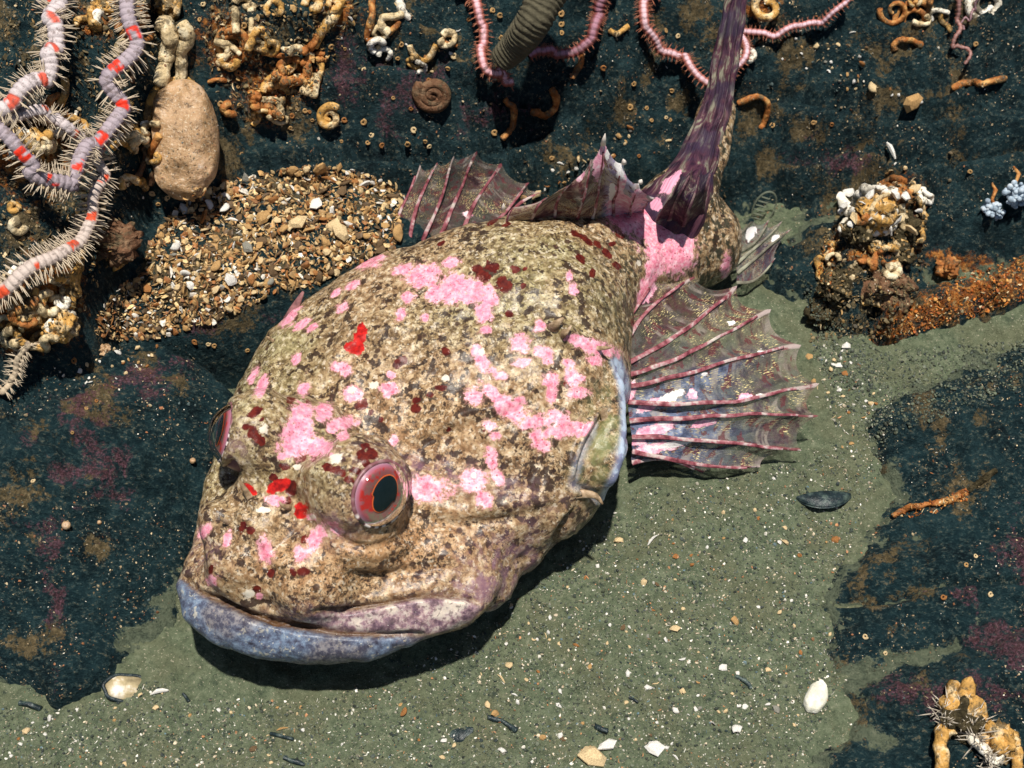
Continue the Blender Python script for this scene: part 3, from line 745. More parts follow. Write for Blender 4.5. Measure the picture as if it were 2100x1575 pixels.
def make_eye(c, n, tall, R):
    """Eyeball with an iris seen along n; 'tall' is the long direction of the opening."""
    tall = unit(tall - n * (tall @ n)); wide = np.cross(tall, n)
    nr, na = 50, 72
    ang = np.linspace(0, math.radians(100), nr)[:, None]; ph = np.linspace(0, 2 * np.pi, na, endpoint=False)[None]
    D = np.cos(ang)[..., None] * n + np.sin(ang)[..., None] * (np.cos(ph)[..., None] * wide + np.sin(ph)[..., None] * tall)
    flat = np.minimum(1, .76 / np.maximum(np.cos(ang), .05))
    V = (c + R * flat[..., None] * D).reshape(-1, 3)
    me = mesh_from('eye', V, grid_faces(nr, na, True))
    attr(me, 'ring', np.clip(np.broadcast_to(ang / math.radians(APER + 2), (nr, na)), 0, 1))
    eye = part('eye', me, M_EYE)
    # pupil: a rounded teardrop lying just proud of the iris, its lower end pointed, with a thin orange rim
    def lens(scale, lift, k=56):
        th = np.linspace(0, 2 * np.pi, k, endpoint=False)
        rr = np.linspace(0, 1, 8)[:, None]
        x = .355 * R * np.cos(th) * (1 + .12 * np.sin(th)) * scale; y = .45 * R * (np.sin(th) - .10 * np.cos(2 * th)) * scale
        x = x - .08 * R * np.cos(th + .6) * (np.sin(th) < 0)
        X = rr * x[None]; Y = rr * y[None]; Z = .76 * R + lift + .02 * R * (1 - rr ** 2) + 0 * X
        V = c + X[..., None] * wide + Y[..., None] * tall + Z[..., None] * n
        return V.reshape(-1, 3), grid_faces(8, k, True)
    v, q = lens(1.055, .003); part('pupil_rim', mesh_from('pupil_rim', v, q), M_PRIM, eye)
    v, q = lens(1.0, .0045); part('pupil', mesh_from('pupil', v, q), M_PUP, eye)
    ang = np.linspace(0, math.radians(62), 20)[:, None]
    D = np.cos(ang)[..., None] * n + np.sin(ang)[..., None] * (np.cos(ph)[..., None] * wide + np.sin(ph)[..., None] * tall)
    V = (c + (R * 1.012 + .010 * np.cos(ang * 1.45)[..., None]) * D).reshape(-1, 3)
    part('cornea', mesh_from('cornea', V, grid_faces(20, na, True)), M_CORN, eye)
    # skin rim of the socket
    ph = np.linspace(0, 2 * np.pi, 73); a = math.radians(APER + 1.5)
    path = c + (R * 1.015) * (math.cos(a) * n + math.sin(a) * (np.cos(ph)[:, None] * wide + np.sin(ph)[:, None] * tall))
    th = np.linspace(0, 2 * np.pi, 10, endpoint=False); r = .006
    out = unit(n); 
    rad = (path - c - n * ((path - c) @ n)[:, None]); rad /= np.linalg.norm(rad, axis=1, keepdims=True)
    V = (path[:, None] + r * (np.cos(th)[None, :, None] * rad[:, None] + np.sin(th)[None, :, None] * n)).reshape(-1, 3)
    me = mesh_from('eyelid', V, grid_faces(73, 10, True))
    attr(me, 'dash', np.repeat(.5 + (.015 + .3 * smooth(.1, .7, np.cos(ph + 1.0))) * np.sin(ph * 17 + 1.6 * np.sin(ph * 5)), 10))
    part('eyelid', me, M_LID, eye)
    return eye

make_eye(EYE_R, NR, UPV * .94 + RGT * .34, ER)
make_eye(EYE_L, NL, UPV * .8 + RGT * .4, ER * .90)

# ------------------------------------------------------------------ fins
M_MEM = mat_membrane(); M_RAY = mat_ray(); M_ANAL = mat_plain('dull_fin_ray', (.17, .16, .12), .5, .6, 18, alt=(.34, .34, .25)); M_HIND = mat_plain('purple_fin_ray', (.10, .045, .06), .5, .6, 22, alt=(.26, .22, .17)); M_TAIL = mat_tail()

def fin(name, rays, edge, sag, nr=36, per=14, ray_r=.008, mats=None, ray_mat=None, pink=(), white=(), blue=None, solid=None, label=None, lift=.003, ray_end=.35):
    """rays: list of 3-D polylines base to tip. edge: how far the skin is cut back between two tips."""
    R = np.array([even(catmull(np.asarray(r, float), 30), nr) for r in rays])      # (k, nr, 3)
    bend = np.sin(np.linspace(0, np.pi, nr)); k = len(R)
    R = R + (bend[None, :, None] * (.022 * np.sin(np.arange(k) * 2.3 + len(name)))[:, None, None]) * UPV + .006 * np.stack([noise(R.reshape(-1, 3), 9, 3. + j) for j in range(3)], -1).reshape(R.shape)
    U = np.linspace(0, k - 1, (k - 1) * per + 1)
    cols, rayv = [], []
    for u in U:
        i = min(int(u), k - 2); f = u - i
        c = R[i] * (1 - f) + R[i + 1] * f
        hump = 4 * f * (1 - f)
        s = np.linspace(0, 1, nr) * (1 - edge * hump ** .8)
        c = np.stack([np.interp(s, np.linspace(0, 1, nr), c[:, j]) for j in range(3)], -1)
        cols.append(c); rayv.append(np.full(nr, abs(f - .5) * 2))
    G = np.array(cols)
    nrm = np.cross(np.gradient(G, axis=0), np.gradient(G, axis=1)); nrm /= np.linalg.norm(nrm, axis=2, keepdims=True) + 1e-9
    if (nrm.mean((0, 1)) @ VIEW) < 0: nrm = -nrm
    rv = np.array(rayv); 
    G = G - nrm * (sag * (1 - rv ** 2) * np.linspace(.3, 1, nr)[None])[..., None]
    G = G + nrm * (.006 * noise(G.reshape(-1, 3), 12).reshape(rv.shape))[..., None]
    V = G.reshape(-1, 3); nu = len(U)
    p = proj(V)
    me = mesh_from(name, V, grid_faces(nu, nr))
    attr(me, 'along', np.tile(np.linspace(0, 1, nr), nu)); attr(me, 'across', np.repeat(U / (k - 1), nr))
    attr(me, 'ray', (rv ** 6).ravel())
    attr(me, 'pink', marks(pink, p)); attr(me, 'white', marks(white, p))
    attr(me, 'blue', blue(p) if blue else np.zeros(len(V))); attr(me, 'solid', solid(p) if solid else np.zeros(len(V)))
    f = part(name, me, mats or M_MEM, label=label)
    for r in R:
        rad = ray_r * np.linspace(1, ray_end, nr) * (1 + .25 * noise(r, 14))
        nn = VIEW
        v, q = tube((r + nn * lift)[:-4], rad[:-4], 7, up=VIEW, flat=.22)
        part('fin_ray', qmesh('fin_ray', v, q), ray_mat or M_RAY, f)
    return f

def L3(*pts): return [at(a, b, z) for a, b, z in pts]

# fin on the near side, spread over the sediment
near_rays = [L3((1262, 722, .34), (1290, 650, .38), (1345, 575, .40)),
             L3((1264, 735, .33), (1320, 660, .37), (1422, 568, .36)),
             L3((1270, 752, .31), (1370, 690, .35), (1512, 588, .30)),
             L3((1276, 772, .29), (1400, 730, .33), (1583, 634, .24)),
             L3((1283, 795, .27), (1420, 770, .30), (1642, 706, .18)),
             L3((1288, 825, .24), (1440, 815, .26), (1680, 786, .14)),
             L3((1293, 862, .20), (1450, 862, .20), (1680, 852, .13)),
             L3((1296, 895, .17), (1440, 905, .15), (1642, 925, .06)),
             L3((1296, 925, .14), (1420, 940, .10), (1560, 958, .03)),
             L3((1296, 950, .11), (1360, 955, .06), (1440, 968, .02))]
bl = lambda p: np.clip(1.2 * np.exp(-(ellip(p, 1380, 875, 165, 110, -8)) ** 2) + .8 * np.exp(-ellip(p, 1450, 770, 120, 20, -22) ** 2), 0, 1)
fin('pectoral_fin', near_rays, .055, .024, ray_r=.0095,
    pink=[(1335, 830, 30, 9, -25), (1345, 880, 40, 10, -18), (1350, 918, 46, 9, -8), (1385, 955, 30, 9, 0), (1420, 810, 12, 9, -20), (1530, 815, 15, 8, -20), (1325, 600, 14, 20, 30), (1290, 800, 14, 16, 0), (1310, 905, 14, 10, 0), (1440, 870, 30, 6, -12)],
    white=[(1375, 815, 26, 8, -28), (1365, 865, 16, 5, -18), (1380, 912, 34, 5, -10), (1500, 662, 6, 6, 0), (1558, 812, 12, 5, -15), (1445, 767, 6, 5, 0), (1560, 722, 5, 9, 0)], blue=bl,
    solid=lambda p: np.clip(1.1 * np.exp(-ellip(p, 1340, 870, 130, 110) ** 2), 0, 1), label='spread near-side fan fin with red banded rays and gold flecks')
# fin on the far side, standing behind the shoulder
far_rays = [L3((806, 535, .22), (818, 440, .30), (862, 338, .40)), L3((830, 530, .22), (860, 430, .32), (897, 333, .44)), L3((855, 525, .22), (900, 410, .34), (931, 318, .48)),
            L3((890, 515, .22), (940, 400, .34), (977, 311, .48)), L3((930, 510, .24), (985, 410, .34), (1028, 335, .44)), L3((975, 500, .25), (1030, 430, .34), (1085, 375, .40)), L3((1010, 480, .26), (1060, 430, .33), (1110, 395, .36))]
fin('pectoral_fin', far_rays, .075, .012, ray_r=.009, pink=[(870, 500, 20, 8, -20), (960, 440, 10, 6, 0)], white=[], label='far-side fan fin with dusky red rays standing behind the shoulder',
    solid=lambda p: np.full(len(p), .0))
# first dorsal fin, folded forward, its rear half crusted pink
def bk(px, py): return on_fish(px, py, .5)[0] - np.array([0, 0, .02])
dors = [[bk(1035, 452), at(1042, 436, .66), at(1052, 425, .68)], [bk(1085, 447), at(1100, 425, .70), at(1118, 408, .73)], [bk(1135, 445), at(1150, 410, .72), at(1172, 372, .79)],
        [bk(1180, 447), at(1200, 380, .78), at(1212, 325, .88)], [bk(1215, 447), at(1230, 370, .80), at(1238, 284, .95)], [bk(1255, 440), at(1268, 380, .78), at(1280, 332, .86)],
        [bk(1290, 432), at(1300, 400, .72), at(1313, 372, .78)], [bk(1318, 430), at(1335, 418, .68), at(1345, 408, .70)]]
fin('dorsal_fin', dors, .06, .006, ray_r=.006, mats=mat_membrane('back_fin_membrane', ((.26, .20, .34), (.46, .42, .58), (.70, .66, .74))), pink=[(1262, 405, 9, 30, -10), (1290, 420, 26, 16, 10), (1310, 405, 14, 14, 0), (1275, 380, 7, 26, 10), (1265, 425, 22, 18, 0), (1228, 340, 9, 30, 8), (1235, 300, 8, 18, 0), (1190, 360, 6, 14, 20)],
    white=[(1296, 350, 6, 22, -35), (1272, 345, 8, 22, -8), (1318, 380, 5, 14, -40), (1237, 288, 5, 9, 0), (1246, 318, 4, 10, 0), (1255, 395, 6, 16, 0)], blue=lambda p: smooth(1236, 1256, p[:, 0] + .1 * (p[:, 1] - 350)),
    solid=lambda p: np.ones(len(p)), label='dark red and pink spiny back fin with one tall pale spine')
_t = NT('bone_white'); M_BONE = _t.done((.78, .70, .62), .4, .4)
for (a, b, z), (c, d, z2) in [((1237, 296, .935), (1241, 274, .985)), ((1280, 334, .86), (1278, 326, .88)), ((1313, 374, .775), (1316, 368, .79)), ((1032, 432, .62), (1033, 417, .66))]:
    v, q = tube([at(a, b, z), at((a + c) / 2, (b + d) / 2, (z + z2) / 2), at(c, d, z2)], [.009, .006, .001], 7)
    part('fin_spine', qmesh('fin_spine', v, q), M_BONE)
# anal fin edge showing past the rear of the trunk
an = [L3((1505, 500, .12), (1530, 480, .16), (1545, 452, .20)), L3((1508, 520, .10), (1545, 490, .14), (1578, 448, .18)), L3((1510, 540, .09), (1560, 500, .12), (1602, 452, .15)), L3((1512, 560, .07), (1560, 530, .09), (1622, 470, .12)), L3((1512, 580, .05), (1545, 565, .06), (1590, 530, .07))]
fin('anal_fin', an, .16, .008, ray_r=.007, ray_mat=M_ANAL, white=[(1540, 480, 8, 14, 30), (1590, 490, 10, 6, -40)], solid=lambda p: np.full(len(p), .4), blue=lambda p: np.full(len(p), .4), label='pale green fin tip showing past the rear of the trunk')

# tail: stalk covered by streaked skin running into the folded tail fin, leaning up the rock
tspec = [(1352, 470, .33, .14), (1390, 415, .42, .115), (1425, 350, .46, .080), (1450, 285, .50, .066), (1470, 220, .55, .064), (1484, 150, .62, .062), (1497, 80, .69, .056), (1510, 0, .77, .052), (1520, -70, .84, .046)]
tp = catmull(np.array([list(at(a, b, z)) + [r] for a, b, z, r in tspec]), 160)
T_, N_, B_ = frames(tp[:, :3], VIEW)
nv = 96; th = np.linspace(0, 2 * np.pi, nv, endpoint=False)
fold = np.linspace(0, 1, 160)[:, None]
ridge = 1 + (.03 + .10 * smooth(.2, .6, fold)) * np.cos(th[None] * 9 + 1.0) + .05 * np.cos(th[None] * 3 + fold * 5)
tp[:, 3] *= 1 - .30 * smooth(.25, .6, np.linspace(0, 1, 160)); rx = tp[:, 3][:, None] * ridge; ry = tp[:, 3][:, None] * ridge * (.85 - .25 * fold)
V = tp[:, None, :3] + (rx * np.cos(th)[None])[..., None] * B_[:, None] + (ry * np.sin(th)[None])[..., None] * N_[:, None]
V = V.reshape(-1, 3); V = V + .006 * np.stack([noise(V, 16), noise(V, 16, 9), noise(V, 16, 21)], -1)
me = mesh_from('tail_fin', V, grid_faces(160, nv, True))
attr(me, 'along', np.repeat(np.linspace(0, 1, 160), nv)); attr(me, 'across', np.tile(np.abs(th - np.pi) / np.pi, 160))
tpx = proj(V)
attr(me, 'pink', marks([(1372, 378, 10, 22, 35), (1385, 365, 6, 16, 35), (1345, 420, 12, 10, 0), (1475, 395, 9, 7, 0)], tpx))
part('tail_fin', me, M_TAIL, label='narrow purple and cream streaked tail folded upwards against the rock')
# streaked rays of the hind back fin at the foot of the tail
hd = [[bk(1350, 450), at(1370, 420, .63), at(1405, 350, .70)], [bk(1372, 455), at(1392, 410, .62), at(1424, 340, .68)], [bk(1400, 460), at(1415, 410, .60), at(1440, 340, .64)], [bk(1440, 440), at(1448, 400, .56), at(1458, 345, .60)]]
fin('hind_back_fin', hd, .10, .004, ray_r=.009, mats=M_TAIL, ray_mat=M_HIND, pink=[(1372, 378, 9, 22, 35), (1345, 415, 8, 16, 35)], solid=lambda p: np.ones(len(p)))

# small skin spikes and flaps on the head
def spike(pts, r0, name='head_spine', m=None):
    P = catmull(np.array(pts), 8); v, q = tube(P, np.linspace(r0, r0 * .15, 8) * .8, 8, up=VIEW, flat=.6); part(name, qmesh(name, v, q), m or M_SKIN_B)
M_SKIN_B = mat_plain('spine_skin', (.32, .22, .13), .5, .6, 30, alt=(.60, .46, .34))
for a, b, c, d, r, l in [(512, 1020, 492, 988, .016, .06), (597, 1045, 572, 1028, .014, .05), (470, 1075, 452, 1058, .012, .04), (1190, 1005, 1236, 1034, .022, .03), (1236, 860, 1246, 838, .020, .03), (1128, 678, 1155, 652, .030, .04), (1150, 690, 1172, 668, .024, .03), (1222, 715, 1256, 712, .012, .015), (560, 700, 548, 690, .01, .03)]:
    p, n = on_fish(a, b); e = p + n * l; q0 = proj(e[None])[0]
    w = (p - CAMP) @ FWD / F
    e = e + RGT * (c - q0[0]) * w - UPV * (d - q0[1]) * w
    spike([p - n * .02, (p + e) / 2 + n * .01, e], r)
# flap on the far shoulder outline
p0 = L3((588, 690, .34), (596, 650, .40), (622, 598, .46)); v, q = tube(catmull(p0, 14), np.linspace(.036, .004, 14), 10, flat=.5)
part('skin_flap', qmesh('skin_flap', v, q), M_TENT)
# ------------------------------------------------------------------ sea bed and rocks
def mat_rock():
    t = NT('dark_rock'); v = t.coord()
    n1 = t.noise(v, 9, 5, .65); n2 = t.noise(t.map(v, (50, 80, 50), (0, 0, .5)), 1.0, 6, .78); n3 = t.noise(v, 120, 3, .7)
    c = t.ramp(n1, [(.30, (.002, .007, .010)), (.50, (.006, .020, .025)), (.68, (.014, .036, .042))])
    c = t.mix(t.step(n2, .46, .64, 0, .75), c, (.036, .075, .078))
    grain = t.step(n2, .565, .64)
    dust = t.attr('dust')
    silt = t.attr('silt')
    d = t.math('MULTIPLY_ADD', t.math('SUBTRACT', t.math('ADD', t.math('MULTIPLY', t.noise(v, 16, 8, .8), .55), t.math('MULTIPLY', t.noise(v, 85, 4, .75), .45)), .5), 3.2, t.math('MULTIPLY', dust, .66))
    dc = t.ramp(t.noise(v, 46, 8, .82), [(.28, (.022, .020, .012)), (.44, (.070, .055, .028)), (.56, (.14, .105, .055)), (.66, (.26, .20, .115)), (.78, (.44, .36, .24))])
    c = t.mix(t.math('MULTIPLY', grain, .75), c, t.ramp(n3, [(.35, (.06, .058, .042)), (.6, (.20, .165, .10))]))
    c = t.mix(t.step(d, .44, .66), c, dc)
    p = t.math('MULTIPLY_ADD', t.math('SUBTRACT', t.math('ADD', t.math('MULTIPLY', t.noise(v, 15, 7, .8), .55), t.math('MULTIPLY', t.noise(v, 90, 4, .75), .45)), .5), 3.0, t.math('MULTIPLY', t.attr('purple'), .68))
    c = t.mix(t.step(p, .45, .78, 0, .75), c, t.ramp(n3, [(.34, (.035, .014, .018)), (.5, (.085, .034, .040)), (.66, (.19, .09, .12))]))
    o = t.math('MULTIPLY_ADD', t.math('SUBTRACT', t.noise(v, 20, 9, .82), .5), 2.8, t.math('MULTIPLY', t.attr('orange'), .85))
    c = t.mix(t.step(o, .42, .80), c, t.ramp(t.noise(v, 34, 6, .78), [(.3, (.06, .018, .006)), (.44, (.26, .075, .014)), (.56, (.46, .19, .045)), (.66, (.56, .36, .14)), (.78, (.66, .56, .36))]))
    sl = t.math('MULTIPLY_ADD', t.math('SUBTRACT', t.math('ADD', t.math('MULTIPLY', t.noise(v, 9, 6, .7), .6), t.math('MULTIPLY', t.noise(v, 80, 4, .75), .4)), .5), 2.6, silt)
    c = t.mix(t.step(sl, .42, .62), c, t.ramp(t.noise(v, 40, 6, .78), [(.30, (.035, .048, .036)), (.46, (.092, .112, .075)), (.60, (.13, .150, .10)), (.74, (.22, .22, .16))]))
    h = t.math('ADD', t.math('MULTIPLY', t.noise(v, 40, 5, .75), 1.0), t.math('MULTIPLY', n2, .8)); h = t.math('ADD', h, t.math('MULTIPLY', n3, .4))
    return t.done(c, .62, .12, t.bump(h, .9, .02))

def mat_sediment():
    t = NT('sediment'); v = t.coord()
    n1 = t.noise(v, 5, 4, .6); n2 = t.noise(v, 34, 5, .75); n3 = t.noise(v, 130, 3, .7)
    c = t.ramp(n2, [(.30, (.042, .060, .040)), (.45, (.098, .122, .074)), (.58, (.138, .164, .102)), (.72, (.215, .23, .155))])
    c = t.mix(t.step(n1, .42, .65, 0, .45), c, (.130, .125, .072))
    c = t.mix(t.step(t.noise(v, 16, 5, .75), .60, .68, 0, .8), c, (.022, .034, .032))
    c = t.mix(t.step(n3, .62, .68), c, (.42, .38, .28))
    c = t.mix(t.step(n3, .36, .30), c, (.022, .03, .03))
    h = t.math('ADD', t.noise(v, 26, 6, .75), t.math('MULTIPLY', n3, .45))
    return t.done(c, .85, .08, t.bump(h, .9, .022))

M_ROCK = mat_rock(); M_SED = mat_sediment()

def axis_pts(lo, hi, step, far):
    mid = np.arange(lo, hi + 1e-9, step); g = step * 1.35 ** np.arange(1, 40); g = np.cumsum(g); g = g[g < far]
    return np.concatenate([lo - g[::-1], mid, hi + g])

def floor_h(x, y):
    P = np.stack([x, y, 0 * x], -1)
    z = .030 * fbm(P, 1.3, 3, 2.0) + .010 * fbm(P, 7, 4, 8.0) - .012
    # sediment banked up at the back on the right
    z = z + .10 * smooth(.15, 1.0, y) * smooth(.7, 1.6, x)
    # flattened where the fish lies
    return z

gx = axis_pts(-1.95, 1.95, .0125, 45); gy = axis_pts(-1.35, 1.5, .0125, 45)
X, Y = np.meshgrid(gx, gy, indexing='ij'); Z = floor_h(X.ravel(), Y.ravel())
near = (np.abs(X.ravel()) < 2.2) & (Y.ravel() > -1.6) & (Y.ravel() < 1.8)
P = np.stack([X.ravel(), Y.ravel(), Z], -1)
P[near, 2] += .009 * fbm(P[near], 24, 3, 3.0) + .016 * fbm(P[near], 6.5, 3, 11.0)
FV, FQ = P, grid_faces(len(gx), len(gy))[:, ::-1]
fl = tag(put('sea_bed', mesh_from('sea_bed', FV, FQ), M_SED), kind='structure')

SURF = [(FV, FQ, 'bed')]

def rbf(pts, z):
    pts = np.asarray(pts, float); n = len(pts)
    D = np.linalg.norm(pts[:, None] - pts[None], axis=2)
    A = np.zeros((n + 3, n + 3)); A[:n, :n] = D + .02 * np.eye(n); A[:n, n] = 1; A[:n, n + 1:] = pts; A[n, :n] = 1; A[n + 1:, :n] = pts.T
    w = np.linalg.solve(A, np.r_[z, 0, 0, 0])
    return lambda q: np.concatenate([np.linalg.norm(q[i:i + 20000, None] - pts[None], axis=2) @ w[:n] for i in range(0, len(q), 20000)]) + w[n] + q @ w[n + 1:]

def rock(name, edge, inner, label, slope=2.6, rnd=.05, res=.012, rough=.03, seed=0., strata=0., dust=(), purple=(), orange=(), cat='rock', cracks=(), group=None, amp2=.010, silt=.05):
    """A rock whose outline and surface heights are control points (pixel, pixel, height); it falls away steeply outside the outline."""
    E = np.array([at(*p) for p in edge]); I = np.array([at(*p) for p in inner]) if len(inner) else np.zeros((0, 3))
    C = np.vstack([E, I]); f = rbf(C[:, :2], C[:, 2])
    lo = E[:, :2].min(0) - .35; hi = E[:, :2].max(0) + .35
    x = np.arange(lo[0], hi[0], res); y = np.arange(lo[1], hi[1], res)
    X, Y = np.meshgrid(x, y, indexing='ij'); q = np.stack([X.ravel(), Y.ravel()], -1)
    wob = np.stack([q[:, 0], q[:, 1], 0 * q[:, 0]], -1)
    qq = q + .022 * np.stack([fbm(wob, 5, 3, seed + 1), fbm(wob, 5, 3, seed + 31)], -1)
    ring = np.vstack([E[:, :2], E[:1, :2]])
    d, _, _ = polydist(qq, ring); ins = inpoly(qq[:, 0], qq[:, 1], E[:, :2])
    sd = np.where(ins, d, -d)
    z = f(q)
    z = z - rnd * np.exp(-np.maximum(sd, 0) / (rnd * .9)) * 1.0 + rnd * .35
    z = np.where(sd < 0, z - np.minimum(-sd * slope, 3), z)
    P = np.stack([q[:, 0], q[:, 1], z], -1)
    P[:, 2] += rough * fbm(P, 3.2, 4, seed) * 1.2 + amp2 * fbm(P, 15, 4, seed + 7, .6)
    if strata: P[:, 2] += strata * fbm(np.stack([P[:, 0] * 1.2 + P[:, 1] * .5, P[:, 1] * 7 - P[:, 0] * 1.6, P[:, 2] * 4], -1), 1.0, 4, seed + 3)
    pp = proj(P)
    for pts, wdt, dep in cracks:
        dd, s, al = polydist(pp, catmull(pts, 40)); P[:, 2] -= dep * np.exp(-(dd / wdt) ** 2); P[:, 2] += dep * .5 * np.exp(-((dd - wdt * 2.2) / (wdt * 1.6)) ** 2) * (s > 0)
    Q = grid_faces(len(x), len(y))[:, ::-1]
    deep = P[:, 2] < -.12
    Q = Q[~deep[Q].all(1)]
    used = np.unique(Q); mp = -np.ones(len(P), int); mp[used] = np.arange(len(used)); P = P[used]; Q = mp[Q]
    me = mesh_from(name, P, Q)
    pp = proj(P)
    N = vnormals(P, Q); up = smooth(.55, .95, N[:, 2])
    above = P[:, 2] - floor_h(P[:, 0], P[:, 1]); attr(me, 'silt', np.clip(smooth(silt, silt * .08, above) * smooth(.35, .8, N[:, 2]), 0, 1))
    md = [np.clip(.50 + 1.5 * fbm(P, 6.5, 5, 40. + 9 * k, .6), 0, 1.35) for k in range(2)]
    attr(me, 'dust', np.clip(marks(dust, pp, .40) * 1.3 * md[0] + .10 * md[1], 0, 1)); attr(me, 'purple', np.clip(marks(purple, pp, .40) * 1.5 * md[1], 0, 1)); attr(me, 'orange', np.clip(marks(orange, pp, .45), 0, 1))
    o = put(name, me, M_ROCK); tag(o, label, cat, group)
    SURF.append((P, Q, name))
    return o

rock('rock_wall', [(-500, -500, 1.25), (400, -500, 1.15), (1200, -500, 1.1), (2000, -500, 1.05), (2700, -450, 1.0), (2700, 300, .45), (2350, 560, .16), (2080, 575, .10), (1900, 610, .04), (1700, 640, .0), (1600, 590, -.01), (1535, 500, .0), (1420, 400, .03), (1240, 385, .08), (1060, 400, .16), (830, 400, .24), (600, 420, .30), (300, 520, .36), (-500, 700, .45)],
     [(0, 0, .92), (300, 0, .86), (700, 0, .78), (1100, 0, .70), (1500, 0, .60), (1800, 0, .60), (2100, 0, .64), (450, 200, .66), (700, 200, .56), (1000, 170, .50), (1250, 200, .37), (1500, 250, .27), (1750, 250, .25), (1700, 450, .07), (1850, 450, .10), (2000, 300, .30), (2100, 430, .22), (500, 320, .44), (800, 340, .32), (1080, 300, .26), (900, 290, .36)],
     'dark encrusted rock face rising behind the fish', slope=1.4, rough=.045, res=.0125, strata=.095, seed=4., amp2=.038,
     dust=[(1180, 330, 150, 45, -25), (1330, 200, 70, 70, -30), (1650, 120, 110, 60, 20), (1800, 190, 110, 40, 5), (1750, 420, 140, 80, -50), (1860, 90, 120, 40, -30), (700, 60, 260, 60, 0), (330, 120, 60, 160, 10), (1380, 40, 90, 60, 0), (1600, 250, 120, 40, 20), (560, 230, 60, 50, 0), (930, 110, 60, 50, 0), (1820, 330, 40, 60, 0), (450, 330, 60, 50, 0), (1650, 540, 90, 60, -30), (1930, 200, 50, 60, 0), (60, 60, 160, 70, 0), (2000, 330, 140, 20, -10), (1560, 330, 60, 30, 0)],
     purple=[(780, 170, 120, 70, 0), (1000, 250, 60, 40, 0), (1720, 330, 60, 40, 0), (520, 200, 40, 30, 0)], cracks=[([(480, 335), (700, 320), (900, 318), (1060, 290), (1180, 230)], 14, .09), ([(760, 120), (900, 150), (1020, 205), (1150, 215), (1260, 150)], 11, .075), ([(1500, 300), (1640, 330), (1760, 300), (1900, 330), (2100, 300)], 12, .08), ([(1560, 190), (1700, 215), (1840, 240), (2000, 230)], 10, .06), ([(1930, 330), (2020, 420), (2110, 440)], 8, .03)], orange=[(540, 190, 50, 60, -30), (470, 80, 60, 60, 0), (700, 30, 50, 30, 0), (610, 150, 50, 40, 0), (1980, 540, 120, 20, 10), (1560, 20, 40, 30, 0)])
rock('ledge_rock', [(190, 640, .30), (240, 560, .36), (330, 450, .40), (450, 355, .42), (700, 338, .36), (840, 375, .30), (930, 450, .26), (900, 560, .20), (760, 600, .20), (640, 640, .20), (585, 690, .14), (510, 712, .14), (420, 700, .20), (370, 690, .22), (290, 720, .22), (200, 720, .25)],
     [(420, 480, .36), (600, 480, .32), (750, 470, .29), (350, 600, .31), (500, 600, .28), (430, 660, .25), (560, 640, .21)],
     'dark ledge rock heaped with broken shell to the left of the fish', rough=.02, seed=9., rnd=.06, slope=3.0,
     dust=[(450, 480, 160, 160, 0), (650, 430, 200, 110, 5), (330, 610, 130, 70, 10), (800, 420, 100, 70, 0), (430, 650, 90, 40, 0)], purple=[(440, 640, 50, 25, -20), (590, 640, 40, 30, 0)])
rock('speckled_boulder', [(-400, 770, .42), (-100, 745, .40), (90, 735, .36), (230, 705, .34), (330, 705, .30), (388, 728, .26), (450, 775, .20), (520, 850, .12), (515, 960, .08), (480, 1040, .05), (440, 1130, .02), (392, 1220, .0), (365, 1300, -.02), (290, 1370, -.02), (210, 1425, -.02), (130, 1440, -.02), (60, 1412, -.02), (-20, 1400, -.01), (-400, 1400, .0)],
     [(200, 850, .28), (330, 900, .20), (200, 1000, .22), (60, 1000, .26), (320, 1100, .10), (180, 1200, .12), (60, 1250, .13), (-100, 1000, .30), (-100, 1200, .2), (250, 1300, .04)],
     'smooth dark teal boulder with a purple crust along its ridge, left of the mouth', rough=.045, seed=15., rnd=.05, slope=3.2, strata=.045, amp2=.020,
     dust=[(210, 745, 150, 40, -5), (70, 900, 80, 110, 20), (130, 1110, 90, 18, 10), (190, 1120, 50, 16, 15), (150, 800, 90, 50, 0), (60, 830, 70, 60, 0), (20, 1330, 60, 30, 0), (110, 1290, 30, 16, 0), (330, 770, 50, 30, 20)],
     purple=[(250, 770, 110, 40, -15), (130, 870, 50, 60, 40), (125, 950, 30, 90, 5), (300, 740, 70, 30, 0), (200, 1050, 100, 40, 0), (105, 1150, 20, 150, 0), (230, 940, 60, 30, 0)])
